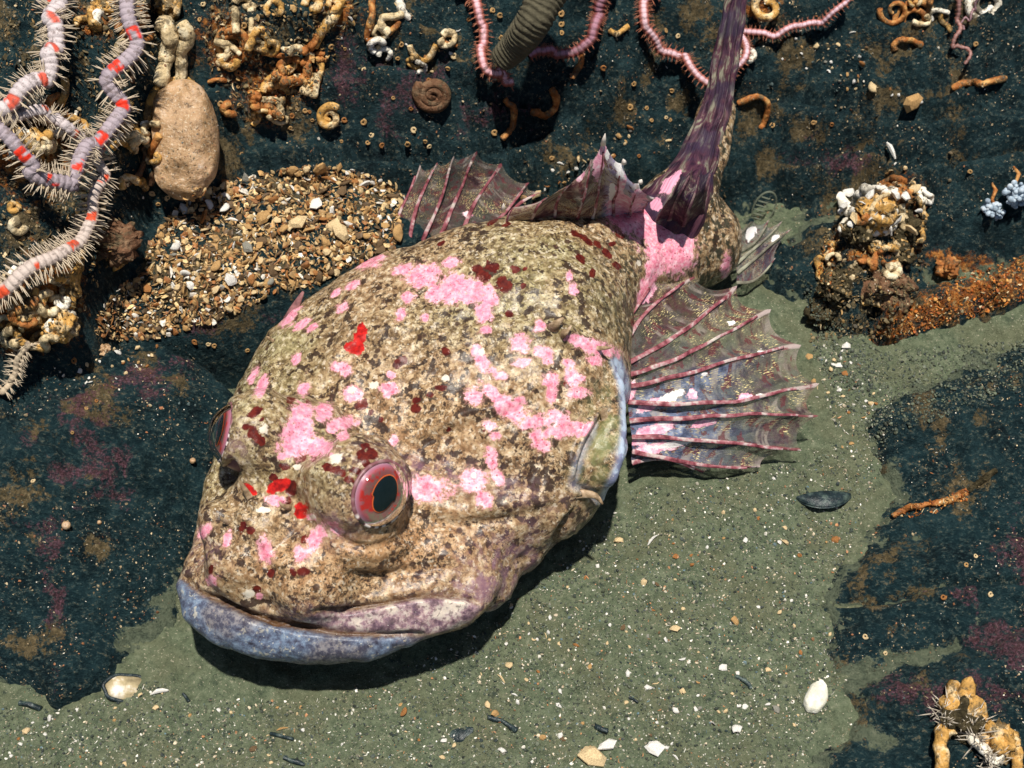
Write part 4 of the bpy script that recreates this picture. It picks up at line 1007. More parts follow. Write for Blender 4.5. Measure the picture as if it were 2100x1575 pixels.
rock('flat_rock', [(1690, 1232, .005), (1712, 1300, .01), (1722, 1395, .01), (1745, 1425, .0), (1770, 1470, .0), (1700, 1535, .0), (1650, 1680, .0), (2600, 1720, .08), (2600, 640, .22), (2150, 725, .10), (2000, 762, .07), (1860, 800, .04), (1800, 860, .02), (1820, 950, .01), (1850, 1020, .0), (1800, 1095, .0), (1740, 1170, .0)],
     [(1850, 1250, .035), (2000, 1100, .06), (2050, 900, .09), (1900, 900, .05), (2000, 1350, .07), (1850, 1450, .03), (2200, 1200, .10), (2200, 1500, .1)],
     'flat dark stone flecked with purple and half buried in sediment at the near right', rough=.026, seed=22., rnd=.025, slope=.9, strata=.045, amp2=.022, silt=.055,
     dust=[(1830, 1010, 90, 40, -25), (1790, 1150, 80, 40, -20), (1960, 800, 130, 35, -8), (1780, 1390, 60, 40, 0), (1810, 1430, 60, 40, 0), (1900, 860, 80, 50, -10), (1760, 1240, 40, 10, 0), (1900, 1215, 80, 10, -5), (1830, 1330, 40, 30, 0), (1930, 1350, 40, 30, 0), (2050, 740, 80, 40, 0), (1990, 1010, 60, 30, -20), (1740, 1500, 30, 30, 0)],
     purple=[(2060, 1290, 70, 60, 0), (2060, 1420, 60, 60, 0), (1990, 1220, 60, 30, 0), (1950, 1450, 50, 30, 0), (2080, 1100, 50, 40, 0), (1830, 1420, 40, 30, 0), (2080, 1180, 60, 20, 0)],
     orange=[], cracks=[([(1715, 1240), (1790, 1236), (1850, 1228), (1900, 1205), (1960, 1195), (2120, 1192)], 7, .045), ([(1760, 1420), (1860, 1450), (1960, 1430), (2100, 1440)], 6, .03), ([(1840, 860), (1940, 900), (2110, 880)], 6, .025)])
rock('encrusted_boulder', [(-500, -300, 1.05), (150, -200, 1.0), (280, -60, .96), (300, 60, .90), (265, 160, .84), (235, 280, .74), (215, 400, .66), (180, 520, .58), (150, 640, .52), (120, 700, .48), (40, 730, .46), (-100, 740, .5), (-500, 760, .55)],
     [(100, 100, .97), (60, 300, .86), (60, 500, .72), (80, 620, .60), (-100, 300, .9)],
     'encrusted boulder at the far left, covered in worm tubes', rough=.06, seed=31., rnd=.07, slope=3.5, amp2=.03,
     dust=[(60, 60, 120, 60, 0), (230, 150, 60, 130, 10), (60, 480, 100, 80, 0), (60, 680, 90, 50, 0), (150, 300, 60, 80, 0)], orange=[(110, 590, 60, 70, 0), (60, 650, 90, 60, 0), (60, 330, 90, 70, 0), (200, 40, 50, 40, 0), (30, 690, 50, 40, 0)])
rock('worm_covered_stone', [(1668, 560, .05), (1690, 500, .10), (1735, 420, .17), (1800, 372, .21), (1870, 365, .22), (1905, 400, .20), (1900, 480, .15), (1890, 545, .10), (1860, 610, .06), (1800, 650, .04), (1760, 690, .02), (1700, 690, .0), (1672, 640, .02)],
     [(1790, 470, .19), (1840, 430, .22), (1750, 560, .12), (1740, 640, .06)],
     'brown lumpy stone crowned with white worm tubes behind the near fin', rough=.06, seed=41., rnd=.06, slope=3.0, amp2=.04,
     dust=[(1760, 440, 90, 80, -30), (1720, 600, 80, 90, 0), (1800, 560, 60, 60, 0), (1860, 420, 50, 50, 0)], orange=[(1700, 540, 16, 60, 10), (1840, 380, 60, 26, 0), (1890, 480, 24, 60, 0), (1780, 520, 60, 16, 0)])
rock('orange_crusted_stone', [(1760, 690, .02), (1790, 660, .08), (1860, 620, .13), (1950, 580, .16), (2050, 540, .18), (2200, 500, .22), (2250, 560, .14), (2100, 610, .08), (2000, 640, .05), (1900, 675, .03), (1830, 705, .0)],
     [(1830, 670, .07), (1950, 615, .14), (2060, 575, .17)],
     'long stone ridge crusted bright orange beside the worm covered stone', rough=.03, seed=51., rnd=.05, slope=2.4, amp2=.03,
     dust=[(2060, 560, 90, 26, -15), (1980, 580, 80, 20, -20), (2000, 650, 120, 20, -15)], orange=[(1850, 660, 90, 36, -25), (1960, 610, 110, 40, -22), (2060, 585, 90, 36, -18)])

ALLV, ALLF, OWN, _n = [], [], [], 0
for P, Q, nm in SURF:
    ALLV.append(P); ALLF.append(Q + _n); OWN += [nm] * len(Q); _n += len(P)
_AV = np.vstack(ALLV); _AF = np.vstack(ALLF)
LAND = BVHTree.FromPolygons(_AV.tolist(), _AF.tolist())

def hit(px, py):
    """Where the sight line of a picture point meets the ground or a rock, with the surface normal there."""
    d = Vector(ray(px, py)[0]); h = LAND.ray_cast(Vector(CAMP), d)
    if h[0] is None: return None
    n = h[1] if h[1].dot(d) < 0 else -h[1]
    return np.array(h[0]), np.array(n), OWN[h[2]], h[3]

def clear_of_fish(px, py):
    return FISH_BV.ray_cast(Vector(CAMP), Vector(ray(px, py)[0]))[0] is None

def drape(pts, lift, n):
    """Path laid over the ground: picture points, lifted along the surface normal."""
    c = catmull(np.array(pts, float), max(n, 4)); P = []
    for x, y in c[:, :2]:
        h = hit(x, y)
        P.append(h[0] + h[1] * lift if h else at(x, y, .5))
    P = np.array(P); k = np.array([1, 2, 3, 2, 1.]); k /= k.sum()
    for _ in range(2):
        E = np.vstack([P[:1], P[:1], P, P[-1:], P[-1:]]); P = sum(k[i] * E[i:i + len(P)] for i in range(5))
    return P
# ------------------------------------------------------------------ living crust: tubes, brittle stars, shells
M_WORM = mat_plain('worm_tube_tan', (.56, .31, .085), .6, .45, 22, alt=(.72, .58, .36), bump=.7, bd=.012, dirt=.9)
M_WORMO = mat_plain('worm_tube_orange', (.36, .13, .035), .55, .5, 22, alt=(.60, .34, .12), bump=.7, bd=.012, dirt=.9)
M_WORMW = mat_plain('worm_tube_white', (.78, .72, .60), .5, .2, 24, alt=(.86, .84, .80), bump=.6, bd=.010, dirt=.9)
M_CREAM = mat_plain('worm_tube_cream', (.60, .46, .26), .6, .4, 24, alt=(.76, .66, .46), bump=.7, bd=.012, dirt=.8)
M_WORMB = mat_plain('worm_tube_brown', (.17, .085, .045), .7, .4, 26, alt=(.26, .17, .10), bump=.8, bd=.014, dirt=.9)
M_MUDTUBE = mat_plain('muddy_tube', (.085, .075, .048), .8, .3, 40, bump=.7, bd=.010)
M_MOSS = mat_plain('brown_turf', (.075, .060, .030), .9, .5, 40, alt=(.15, .115, .06), bump=1.0, bd=.03)
M_JELLY = None
_t = NT('sponge_flesh'); _v = _t.coord(); _n = _t.noise(_v, 8, 6, .72)
_c = _t.ramp(_n, [(.32, (.16, .095, .045)), (.46, (.36, .22, .11)), (.58, (.50, .32, .18)), (.72, (.48, .42, .36))])
_c = _t.mix(_t.step(_t.noise(_v, 90, 3, .7), .56, .66, 0, .6), _c, (.62, .52, .38)); _c = _t.mix(_t.step(_t.noise(_v, 60, 3, .7), .42, .35, 0, .7), _c, (.10, .06, .03))
M_JELLY = _t.done(_c, .4, .45, _t.bump(_t.noise(_v, 60, 4, .7), .7, .012), Subsurface_Weight=.12, Subsurface_Radius=(.05, .025, .012), Subsurface_Scale=.6)
M_HYD = mat_plain('hydroid_pale_blue', (.34, .42, .50), .6, .4, 40, alt=(.55, .60, .64))
M_DARK = mat_plain('dark_hollow', (.006, .005, .004), .9, .2, 20)  # near-black colour standing in for the shade inside a hollow

def bent_tube(pts, r, lift=None, n=None, seg=10, taper=(1, 1), wob=.3, rings=0):
    n = n or max(16, int(len(pts) * 14)); P = drape(pts, r * .5 if lift is None else lift, n)
    s = np.linspace(taper[0], taper[1], n); s = s * (1 + wob * noise(P, 18)) * (1 + rings * np.sin(np.arange(n) * 1.7))
    v, q = tube(P, r * s, seg); return v + r * (.22 * noise(v, 26) + .14 * noise(v, 70, 4.))[:, None], q

def worm(pts, r, mat, label, name='worm_tube', cat='worm tube', group='chalky worm tubes on the rocks', **kw):
    v, q = bent_tube(pts, r * .56, **kw)
    o = put(name, qmesh(name, v, q), mat); return tag(o, label, cat, group)

def coil_pts(cx, cy, r0, r1, turns, start=0, sq=.85, n=40):
    a = np.linspace(0, turns * 2 * np.pi, n); r = np.linspace(r0, r1, n)
    return [(cx + rr * math.cos(t + start), cy + sq * rr * math.sin(t + start)) for t, rr in zip(a, r)]

def coil(cx, cy, r0, r1, turns, tr, mat, label, start=0, name='coiled_worm_tube', group='coiled worm tubes on the rocks', rise=0):
    tr *= .60; pts = coil_pts(cx, cy, r0, r1, turns, start); h = hit(cx, cy)
    n = int(22 * turns) + 12; c = catmull(np.array(pts), n)
    w = np.array([h[0] + ((x - cx) * RGT - (y - cy) * unit(np.cross(h[1], RGT)) / .85 * 1.0) * h[3] / F for x, y in c])
    w = w + h[1] * (tr * .8 + rise * np.linspace(0, 1, n)[:, None])
    v, q = tube(w, tr * np.linspace(.75, 1.1, n) * (1 + .1 * noise(w, 20)), 9, up=h[1])
    v = v + .15 * tr * noise(v, 28)[:, None]
    o = put(name, qmesh(name, v, q), mat); return tag(o, label, 'worm tube', group)

coil(471, 88, 12, 36, 2.3, .024, M_WORMO, 'large rusty brown coiled worm tube with three turns near the top of the rock face', .5)
coil(532, 80, 8, 22, 1.4, .022, M_WORM, 'pale orange coiled worm tube beside the large rusty coil', 2.6)
coil(1870, 40, 10, 40, 1.7, .020, M_WORMO, 'loose orange coiled tube left of the bright white coil', 1.0)
coil(1835, 20, 6, 30, 1.2, .016, M_WORMO, 'small dull orange loop overlapping the loose orange coil', 2.0)
coil(2020, 8, 12, 32, 1.5, .024, M_WORMW, 'bright white coiled worm tube at the top right of the rock face', .3)
coil(1572, 18, 10, 30, 1.1, .026, M_WORM, 'thick orange curl of tube just right of the raised tail', 4.2)
coil(1535, 112, 3, 14, 1.6, .020, M_WORMW, 'cream coiled shell touching the right edge of the tail', 0)
coil(670, 240, 4, 24, 1.7, .022, M_WORM, 'tan snail-like coil below the tangled cream tubes', 1.0, rise=.02)
coil(888, 190, 4, 34, 2.5, .030, M_WORMB, 'flat brown muddy coil shaped like a snail on the dark rock', .8)
worm([(704, -12), (684, 30), (664, 60), (646, 90)], .030, M_WORM, 'wide tan worm tube slanting down from the top edge')
worm([(762, 0), (760, 45), (752, 75), (772, 82), (800, 65), (818, 42)], .020, M_WORMO, 'orange hook shaped tube below the pale stub near the top')
worm([(815, 0), (826, 22), (836, 36)], .026, M_WORMW, 'short cream stub of tube at the top edge')
worm([(840, 92), (848, 112), (866, 124), (884, 112), (895, 90)], .020, M_WORM, 'small orange U-shaped tube above the flat brown coil')
worm([(905, 78), (918, 90), (936, 96)], .016, M_WORMO, 'tiny orange tube tip between the U-shaped tube and the red arm')
worm([(1034, 203), (1050, 218), (1052, 245), (1046, 268), (1030, 284)], .021, M_WORMO, 'orange C-shaped tube alone on the dark rock behind the back fin')
worm([(1128, 182), (1138, 200), (1134, 222), (1114, 236), (1090, 226)], .023, M_WORMO, 'orange hooked tube with pale tip to the right of the C-shaped tube')
worm([(1172, 160), (1190, 130), (1192, 100)], .020, M_WORMO, 'dim orange tube in the shade of the grey tube')
worm([(1250, 60), (1265, 68), (1288, 52)], .018, M_WORM, 'small forked orange tube left of the red arm by the tail')
worm([(1955, 180), (1978, 168), (2010, 172), (2062, 160)], .022, M_WORMO, 'orange flattened tube lying across the dark rock at upper right')
worm([(1512, 212), (1545, 198), (1572, 206), (1575, 230), (1562, 262)], .019, M_WORMO, 'rusty bent tube crossing the rock right of the tail')
worm([(1832, 1060), (1862, 1044), (1915, 1035), (1960, 1024), (1988, 1010)], .030, M_WORMO, 'bright orange flattened strip of crust on the sediment at the right', taper=(.5, .8))
worm([(1985, 1010), (2010, 990), (2045, 965)], .018, M_MOSS, 'brown silt covered tip trailing off the orange strip')
# tangled tubes
tang = [[(520, 190), (550, 170), (590, 140), (600, 118)], [(520, 205), (560, 200), (585, 215), (575, 232)], [(560, 140), (600, 160), (630, 150), (640, 120)], [(600, 130), (560, 150), (540, 180)], [(600, 170), (640, 170), (650, 190), (615, 200)], [(515, 175), (525, 210), (560, 228)], [(650, 130), (655, 160), (630, 185)], [(575, 100), (605, 95), (640, 105)], [(545, 232), (570, 240), (590, 228)]]
for k, p in enumerate(tang):
    worm(p, .017 + .004 * (k % 3), (M_WORM, M_CREAM, M_WORMO)[k % 3], ['tan', 'pale cream', 'rusty'][k % 3] + ' worm tube knotted in the tangle on the rock face', group='tangle of tubes on the rock face', lift=.02 + .012 * (k % 3))
# tubes around the sponge
worm([(305, 245), (308, 200), (330, 172), (370, 160), (390, 172)], .026, M_WORM, 'orange arched tube framing the top of the sponge')
worm([(300, 250), (302, 215), (312, 190)], .020, M_WORM, 'upright tan tube at the left edge of the sponge')
worm([(320, 175), (335, 120), (352, 80), (340, 50)], .048, M_CREAM, 'thick cream crusted tube above the sponge')
worm([(365, 170), (372, 120), (380, 80), (372, 50)], .040, M_CREAM, 'cream stub beside the thick tube above the sponge')
worm([(270, 170), (268, 120), (278, 80)], .012, M_WORMB, 'thin brown thread left of the sponge')
worm([(290, 300), (300, 330), (275, 365), (230, 385)], .022, M_WORMB, 'ruddy bent tube below the small yellow knob')
worm([(318, 300), (322, 340), (305, 375)], .022, M_WORMB, 'short ruddy tube next to the left foot of the sponge')

# grey ridged tube
def grey_tube():
    root = empty('ridged_tube', hit(1060, 110)[0], 'thick grey-brown ridged soft tube bending down from the top edge', 'tube worm')
    n = 110; c = catmull(np.array([(1150, -60), (1122, -10), (1090, 50), (1060, 90), (1028, 124)], float), n)
    P = np.array([at(x, y, z) for (x, y), z in zip(c, catmull(np.array([[.92], [.90], [.83], [.74], [.66]]), n)[:, 0])])
    r = catmull(np.array([[.062], [.062], [.058], [.052], [.044]]), n)[:, 0] * (1 + .055 * np.sin(np.arange(n) * 1.55 + .5 * np.sin(np.arange(n) * .37)))
    r[-5:] *= np.array([.98, .93, .84, .68, .42])
    v, q = tube(P, r, 26, up=VIEW); v = v + .006 * noise(v, 14)[:, None]
    o = put('tube_wall', qmesh('tube_wall', v, q), M_MUDTUBE); o.parent = root; o.matrix_parent_inverse = Matrix.Translation(-root.location)
grey_tube()

# knobbly lumps: short curled crusts that make up the clumps
def lump(px, py, r, mat, label, name='crusted_lump', cat='crust', group=None, sq=1.0, seed=0, lift=.3, rough=.35, pit=False):
    h = hit(px, py)
    if h is None: return
    th = np.linspace(0, np.pi, 26)[:, None]; ph = np.linspace(0, 2 * np.pi, 40, endpoint=False)[None]
    D = np.stack([np.sin(th) * np.cos(ph), np.sin(th) * np.sin(ph), np.cos(th) + 0 * ph], -1).reshape(-1, 3)
    D = D * (1 + rough * fbm(D, 1.7, 4, seed * 3.1 + 5, .6)[:, None])
    if pit: D = D * (1 - .55 * np.exp(-((1 - D @ unit(h[1] * .6 + VIEW * .6)) / .12) ** 2))[:, None]
    V = h[0] + h[1] * r * lift + r * D * np.array([1, sq, .8])
    o = put(name, mesh_from(name, V, grid_faces(26, 40, True)), mat)
    return tag(o, label, cat, group)

def cluster(name, label, cat, spec, group=None):
    """spec: list of (part name, px, py path or centre, radius, material)."""
    base = spec[0]; c0 = base[1][0] if isinstance(base[1], list) else base[1]
    root = empty(name, hit(*c0)[0], label, cat, group); inv = Matrix.Translation(-root.location)
    for k, (pn, pts, r, mat) in enumerate(spec):
        r = r * .62
        if isinstance(pts, list):
            v, q = bent_tube(pts, r, lift=r * (1.0 + .9 * (k % 3))); me = qmesh(pn, v, q)
        else:
            h = hit(*pts); th = np.linspace(0, np.pi, 22)[:, None]; ph = np.linspace(0, 2 * np.pi, 34, endpoint=False)[None]
            D = np.stack([np.sin(th) * np.cos(ph), np.sin(th) * np.sin(ph), np.cos(th) + 0 * ph], -1).reshape(-1, 3)
            D = D * (1 + .45 * fbm(D, 1.8, 4, k * 3.7 + pts[0] * .01, .65)[:, None])
            me = mesh_from(pn, h[0] + h[1] * r * .45 + r * D, grid_faces(22, 34, True))
        o = put(pn, me, mat); o.parent = root; o.matrix_parent_inverse = inv
    return root

def ringpts(cx, cy, r, n=9, gap=.6, st=0): return [(cx + r * math.cos(st + t), cy + r * .85 * math.sin(st + t)) for t in np.linspace(0, 2 * np.pi - gap, n)]

cluster('tube_clump', 'white and rusty clump of worm tubes on the brown stone behind the near fin', 'tube clump',
        [('crust', (1800, 440), .10, M_WORM), ('crust', (1770, 480), .08, M_MOSS), ('crust', (1840, 400), .075, M_WORMO), ('crust', (1850, 470), .08, M_MOSS), ('tube', [(1728, 420), (1760, 410), (1800, 395), (1826, 410)], .030, M_WORMW), ('tube', [(1740, 440), (1775, 440), (1800, 425), (1815, 440)], .022, M_WORMW),
         ('tube', ringpts(1748, 470, 18, st=.5), .018, M_WORMW), ('tube', ringpts(1866, 463, 12, st=2), .013, M_WORMW), ('tube', ringpts(1808, 425, 14, st=1), .013, M_WORMW), ('tube', [(1795, 480), (1820, 465), (1830, 450)], .028, M_WORMW), ('tube', [(1770, 395), (1772, 380), (1785, 390)], .012, M_WORMW),
         ('tube', ringpts(1888, 405, 13, st=1), .016, M_WORMW), ('tube', ringpts(1886, 412, 6, st=1), .013, M_WORMW), ('tube', [(1686, 580), (1676, 540), (1700, 510), (1720, 500)], .020, M_WORM), ('tube', [(1880, 500), (1895, 470), (1880, 430), (1870, 390)], .016, M_WORM), ('tube', [(1805, 380), (1830, 365), (1850, 372)], .018, M_WORMO), ('tube', [(1780, 500), (1810, 512), (1850, 500)], .022, M_WORM)])
cluster('tube_clump', 'yellow knotted clump of worm tubes hanging at the lower edge of the far left boulder', 'tube clump',
        [('crust', (110, 660), .085, M_WORM), ('crust', (60, 640), .075, M_WORM), ('tube', ringpts(116, 662, 22, st=.4), .022, M_WORMW), ('tube', ringpts(116, 664, 8, st=.4), .014, M_WORMW), ('tube', [(120, 600), (150, 560), (155, 520), (160, 480)], .020, M_WORM), ('tube', [(95, 570), (130, 570), (140, 600), (120, 625)], .024, M_WORM), ('tube', [(40, 620), (60, 600), (85, 612)], .024, M_WORM), ('tube', [(140, 640), (150, 600), (160, 540)], .012, M_WORM), ('tube', [(30, 660), (50, 690), (90, 700)], .020, M_WORM), ('tube', ringpts(52, 628, 16, st=2), .016, M_WORMW)])
cluster('tube_clump', 'pale yellow clump of curled tubes inside the bend of the banded arm', 'tube clump',
        [('crust', (60, 300), .07, M_WORM), ('crust', (30, 290), .06, M_WORM), ('tube', ringpts(45, 300, 24, st=1), .020, M_WORMW), ('tube', [(70, 320), (90, 300), (80, 270)], .018, M_WORM), ('tube', [(145, 270), (150, 240), (156, 225)], .010, M_WORMW)])
cluster('tube_clump', 'small yellow knob of curled tubes between the banded arm and the sponge', 'tube clump',
        [('crust', (262, 275), .055, M_WORM), ('tube', ringpts(245, 285, 9, st=1), .011, M_WORMW), ('tube', ringpts(290, 255, 8, st=1), .010, M_WORMW), ('tube', ringpts(268, 290, 10, st=2), .012, M_WORM)])
cluster('tube_clump', 'orange lumpy cluster of tubes at the top edge above the banded arm', 'tube clump',
        [('crust', (345, 10), .06, M_WORM), ('crust', (200, 20), .05, M_WORM), ('tube', ringpts(358, 18, 14, st=1), .018, M_WORM), ('tube', [(190, 0), (205, 20), (195, 50)], .022, M_WORMW), ('tube', [(320, 5), (340, 25), (330, 45)], .018, M_WORM)])
CORNER = cluster('tube_clump', 'bristly brown and orange worm clump at the bottom right corner', 'tube clump',
        [('crust', (1985, 1500), .10, M_MOSS), ('crust', (2040, 1530), .085, M_WORM), ('tube', ringpts(1972, 1462, 32, st=2.6, gap=1.2), .034, M_WORM), ('tube', ringpts(1976, 1466, 12, st=.6, gap=.8), .016, M_WORMW), ('tube', [(1935, 1600), (1935, 1540), (1945, 1500)], .032, M_WORM), ('tube', [(2000, 1490), (2015, 1530), (2050, 1570)], .024, M_WORMW), ('tube', [(2060, 1520), (2080, 1545), (2085, 1590)], .026, M_WORM), ('opening', [(1925, 1600), (1922, 1550), (1930, 1505)], .022, M_DARK)])  # the opening is a solid near-black tube, its inner shade painted in
# short bristles on the clump at the bottom right
def bristles(root, pts, n, ln, mat, seed):
    r = np.random.default_rng(seed); V, Fc, m = [], [], 0; c = catmull(np.array(pts, float), 60)
    for k in range(n):
        x, y = c[r.integers(60)] + r.normal(size=2) * 5; h = hit(x, y); z = unit(h[1] * .5 + VIEW * .4 + r.normal(size=3) * .55); a = unit(np.cross(z, VIEW + .01 * RGT)); b = np.cross(z, a); L = ln * r.uniform(.5, 1.2)
        V.append(h[0] + h[1] * .03 + (_cv0 * L * np.array([.5, .5, 1])) @ np.array([a, b, z])); Fc += [tuple(j + m for j in f) for f in _cf0]; m += len(_cv0)
    o = put('bristles', mesh_from('bristles', np.vstack(V), Fc), mat); o.parent = root; o.matrix_parent_inverse = Matrix.Translation(-root.location); tag(o, kind='stuff')
_th = np.linspace(0, 2 * np.pi, 4, endpoint=False)
_cv0 = np.array([(math.cos(a) * .05, math.sin(a) * .05, z) for z in (0, .6) for a in _th] + [(0, 0, 1)]); _cf0 = [(j, (j + 1) % 4, 4 + (j + 1) % 4, 4 + j) for j in range(4)] + [(4 + j, 4 + (j + 1) % 4, 8) for j in range(4)]
M_BRIS = mat_plain('pale_bristle', (.50, .44, .36), .5, .3, 20)
bristles(CORNER, [(1925, 1490), (1945, 1470), (1990, 1500), (2010, 1540), (2030, 1575)], 260, .075, M_BRIS, 3)
for p, r, m, l, s in [((225, 500), .07, M_WORMB, 'dark red fleshy lump with a pale crusted edge under the banded arms', 1), ((1810, 585), .085, M_WORMB, 'dark brown hairy hollow lump below the white tube clump', 2), ((1840, 515), .05, M_MOSS, 'brown turf knob under the white tube clump', 3), ((1720, 590), .06, M_MOSS, 'brown silted knob at the left of the worm covered stone', 4), ((1690, 640), .05, M_MOSS, 'low brown silted lump at the foot of the worm covered stone', 5), ((1940, 545), .04, M_WORMO, 'rusty shard above the orange crusted stone', 6), ((210, 720), .02, M_JELLY, 'small pinkish jelly bead on the ridge of the speckled boulder', 7)]:
    lump(*p, r, m, l, seed=s, rough=.5)
worm([(206, 470), (240, 480), (262, 500), (250, 540), (230, 552)], .014, M_WORM, 'cream curled rim along the dark red lump')

# sponge: long flattened translucent body
def sponge():
    h = hit(385, 290); n = unit(np.array([.05, -.62, .78])); h = (h[0], n, h[2], h[3]); up = unit(np.cross(n, RGT)) * -1
    if up @ UPV < 0: up = -up
    th = np.linspace(0, np.pi, 60)[:, None]; ph = np.linspace(0, 2 * np.pi, 80, endpoint=False)[None]
    D = np.stack([np.sin(th) * np.cos(ph), np.cos(th) + 0 * ph, np.sin(th) * np.sin(ph)], -1).reshape(-1, 3)
    D = np.sign(D) * np.abs(D) ** np.array([.9, .75, 1])
    k = h[3] / F
    V = h[0] + n * .055 + D[:, :1] * RGT * 64 * k + D[:, 1:2] * up * 118 * k + D[:, 2:] * n * .085
    V = V + n * (.030 * fbm(V, 7, 5, 3.))[:, None] + RGT * (.012 * fbm(V, 6, 3, 9.))[:, None]
    o = put('sponge', mesh_from('sponge', V, grid_faces(60, 80, True)), M_JELLY)
    tag(o, 'pale orange translucent oval sponge on the upper left rock face', 'sponge')
sponge()

# ---- brittle stars
M_ARM = None
_t = NT('brittle_arm'); _a = _t.attrc('tint'); _v = _t.coord(); M_ARM = _t.done(_t.mix(_t.step(_t.noise(_v, 46, 5, .78), .50, .38, 0, .65), _a, (.12, .085, .075)), .5, .12, _t.bump(_t.noise(_v, 70, 3), .5, .008))
_t = NT('pale_spine'); M_SPINE = _t.done((.50, .41, .30), .4, .15)
_t = NT('red_spine'); M_SPINER = _t.done((.34, .13, .075), .45, .15)

def cone_mesh(name, mat):
    k = 5; th = np.linspace(0, 2 * np.pi, k, endpoint=False)
    V = [(math.cos(t) * r, math.sin(t) * r, z) for z, r in ((0, .060), (.5, .046), (.9, .022)) for t in th] + [(0, 0, 1.0)]
    Q = [(a * k + j, a * k + (j + 1) % k, (a + 1) * k + (j + 1) % k, (a + 1) * k + j) for a in range(2) for j in range(k)] + [(2 * k + j, 2 * k + (j + 1) % k, 3 * k) for j in range(k)]
    me = mesh_from(name, np.array(V), Q); me.materials.append(mat); return me
CONE = cone_mesh('arm_spine', M_SPINE); CONER = cone_mesh('arm_spine_red', M_SPINER)
_cv = np.array([v.co[:] for v in CONE.vertices]); _cf = [tuple(p.vertices) for p in CONE.polygons]

def arm_path(pts, lift, n):
    """(x, y, extra lift) control points in the photograph, laid over whatever is beneath."""
    P = drape([p[:2] for p in pts], lift, n); P0 = P.copy()
    for _ in range(60): P[1:-1] = (P[:-2] + 2 * P[1:-1] + P[2:]) / 4
    up_ = np.maximum(0, ((P0 - P) @ VIEW)).max(); P = P + VIEW * min(up_, .03)
    ex = np.interp(np.linspace(0, len(pts) - 1, n), np.arange(len(pts)), [p[2] if len(p) > 2 else 0 for p in pts])
    return P + ex[:, None] * VIEW

def arm(star, pts, r0, r1, seglen, sp_len, tint, spot, quota, cone, lift=.05, spotgap=6, flat=.8, under=None):
    n0 = 200; P = even(arm_path(pts, lift, n0), n0)
    L = np.linalg.norm(np.diff(P, axis=0), axis=1).sum(); ns = max(8, int(L / seglen)); sub = 5; n = ns * sub + 1
    P = even(P, n); T, N, B = frames_facing(P, VIEW)
    s = np.linspace(0, 1, n); r = r0 + (r1 - r0) * s
    ph = (np.arange(n) % sub) / sub
    rr = r * (.90 + .16 * np.sin(np.pi * ph) ** .6)
    seg = 14; v, q = tube(P, rr, seg, up=VIEW, flat=flat, facing=True)
    th = np.tile(np.linspace(0, 2 * np.pi, seg, endpoint=False), n)
    top = np.clip(np.sin(th), 0, 1)
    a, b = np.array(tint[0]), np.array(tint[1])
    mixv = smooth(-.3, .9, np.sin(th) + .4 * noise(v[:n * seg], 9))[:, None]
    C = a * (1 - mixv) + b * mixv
    sid = np.repeat(np.arange(n) // sub, seg)
    if spot is not None:
        on = (sid % (spotgap + 1) < 2) & (np.sin(th) > .5) & (noise(v[:n * seg], 24, 3.) > -.22)
        C[on] = np.array(spot) * (1 + .3 * noise(v[:n * seg][on], 30)[:, None])
    else:
        C = np.where((top > .93)[:, None], np.array(under if under is not None else b), C)
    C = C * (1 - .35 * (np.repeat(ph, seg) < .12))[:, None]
    C = np.vstack([C, C[:1], C[-1:]])
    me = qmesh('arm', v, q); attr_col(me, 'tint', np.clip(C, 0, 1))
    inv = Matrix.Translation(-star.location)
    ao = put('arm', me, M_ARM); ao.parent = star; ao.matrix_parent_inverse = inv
    # spines in three rows on both sides
    sp = []
    rg = np.random.default_rng(int(abs(pts[0][0]) + 7 * len(pts)))
    for k in range(ns):
        i = k * sub + sub // 2
        for sd in (-1, 1):
            for el in (.55, .25, -.05, -.35):
                d = unit(B[i] * sd * math.cos(el) + N[i] * math.sin(el) + T[i] * rg.uniform(.10, .35) + rg.normal(size=3) * .05)
                ln = sp_len * .80 * rg.uniform(.7, 1.2) * (r[i] / r0) ** .5 * (1 if el < .6 else .8)
                p = P[i] + (B[i] * sd * math.cos(el) + flat * N[i] * math.sin(el)) * rr[i] * .85
                z = np.array(d); x = unit(np.cross(z, VIEW + .01 * RGT)); y = np.cross(z, x)
                sp.append((p, x, y, z, ln))
    px = proj(np.array([a[0] for a in sp])); inside = (px[:, 0] > -40) & (px[:, 0] < 2140) & (px[:, 1] > -40) & (px[:, 1] < 1615)
    sp = [a for a, k in zip(sp, inside) if k]
    indiv = sp[:quota]; rest = sp[quota:]
    for p, x, y, z, ln in indiv:
        o = bpy.data.objects.new('arm_spine', cone); COL.objects.link(o); o.parent = ao
        M = Matrix(((x[0] * ln * .9, y[0] * ln * .9, z[0] * ln, p[0]), (x[1] * ln * .9, y[1] * ln * .9, z[1] * ln, p[1]), (x[2] * ln * .9, y[2] * ln * .9, z[2] * ln, p[2]), (0, 0, 0, 1)))
        o.matrix_parent_inverse = Matrix.Identity(4); o.matrix_basis = M
    if rest:
        V = np.vstack([p + (_cv * ln * np.array([.9, .9, 1])) @ np.array([x, y, z]) for p, x, y, z, ln in rest]); k = len(_cv)
        me = mesh_from('spine_fringe', V, [tuple(j + m * k for j in f) for m in range(len(rest)) for f in _cf])
        o = put('spine_fringe', me, cone.materials[0]); o.parent = ao; tag(o, kind='stuff')

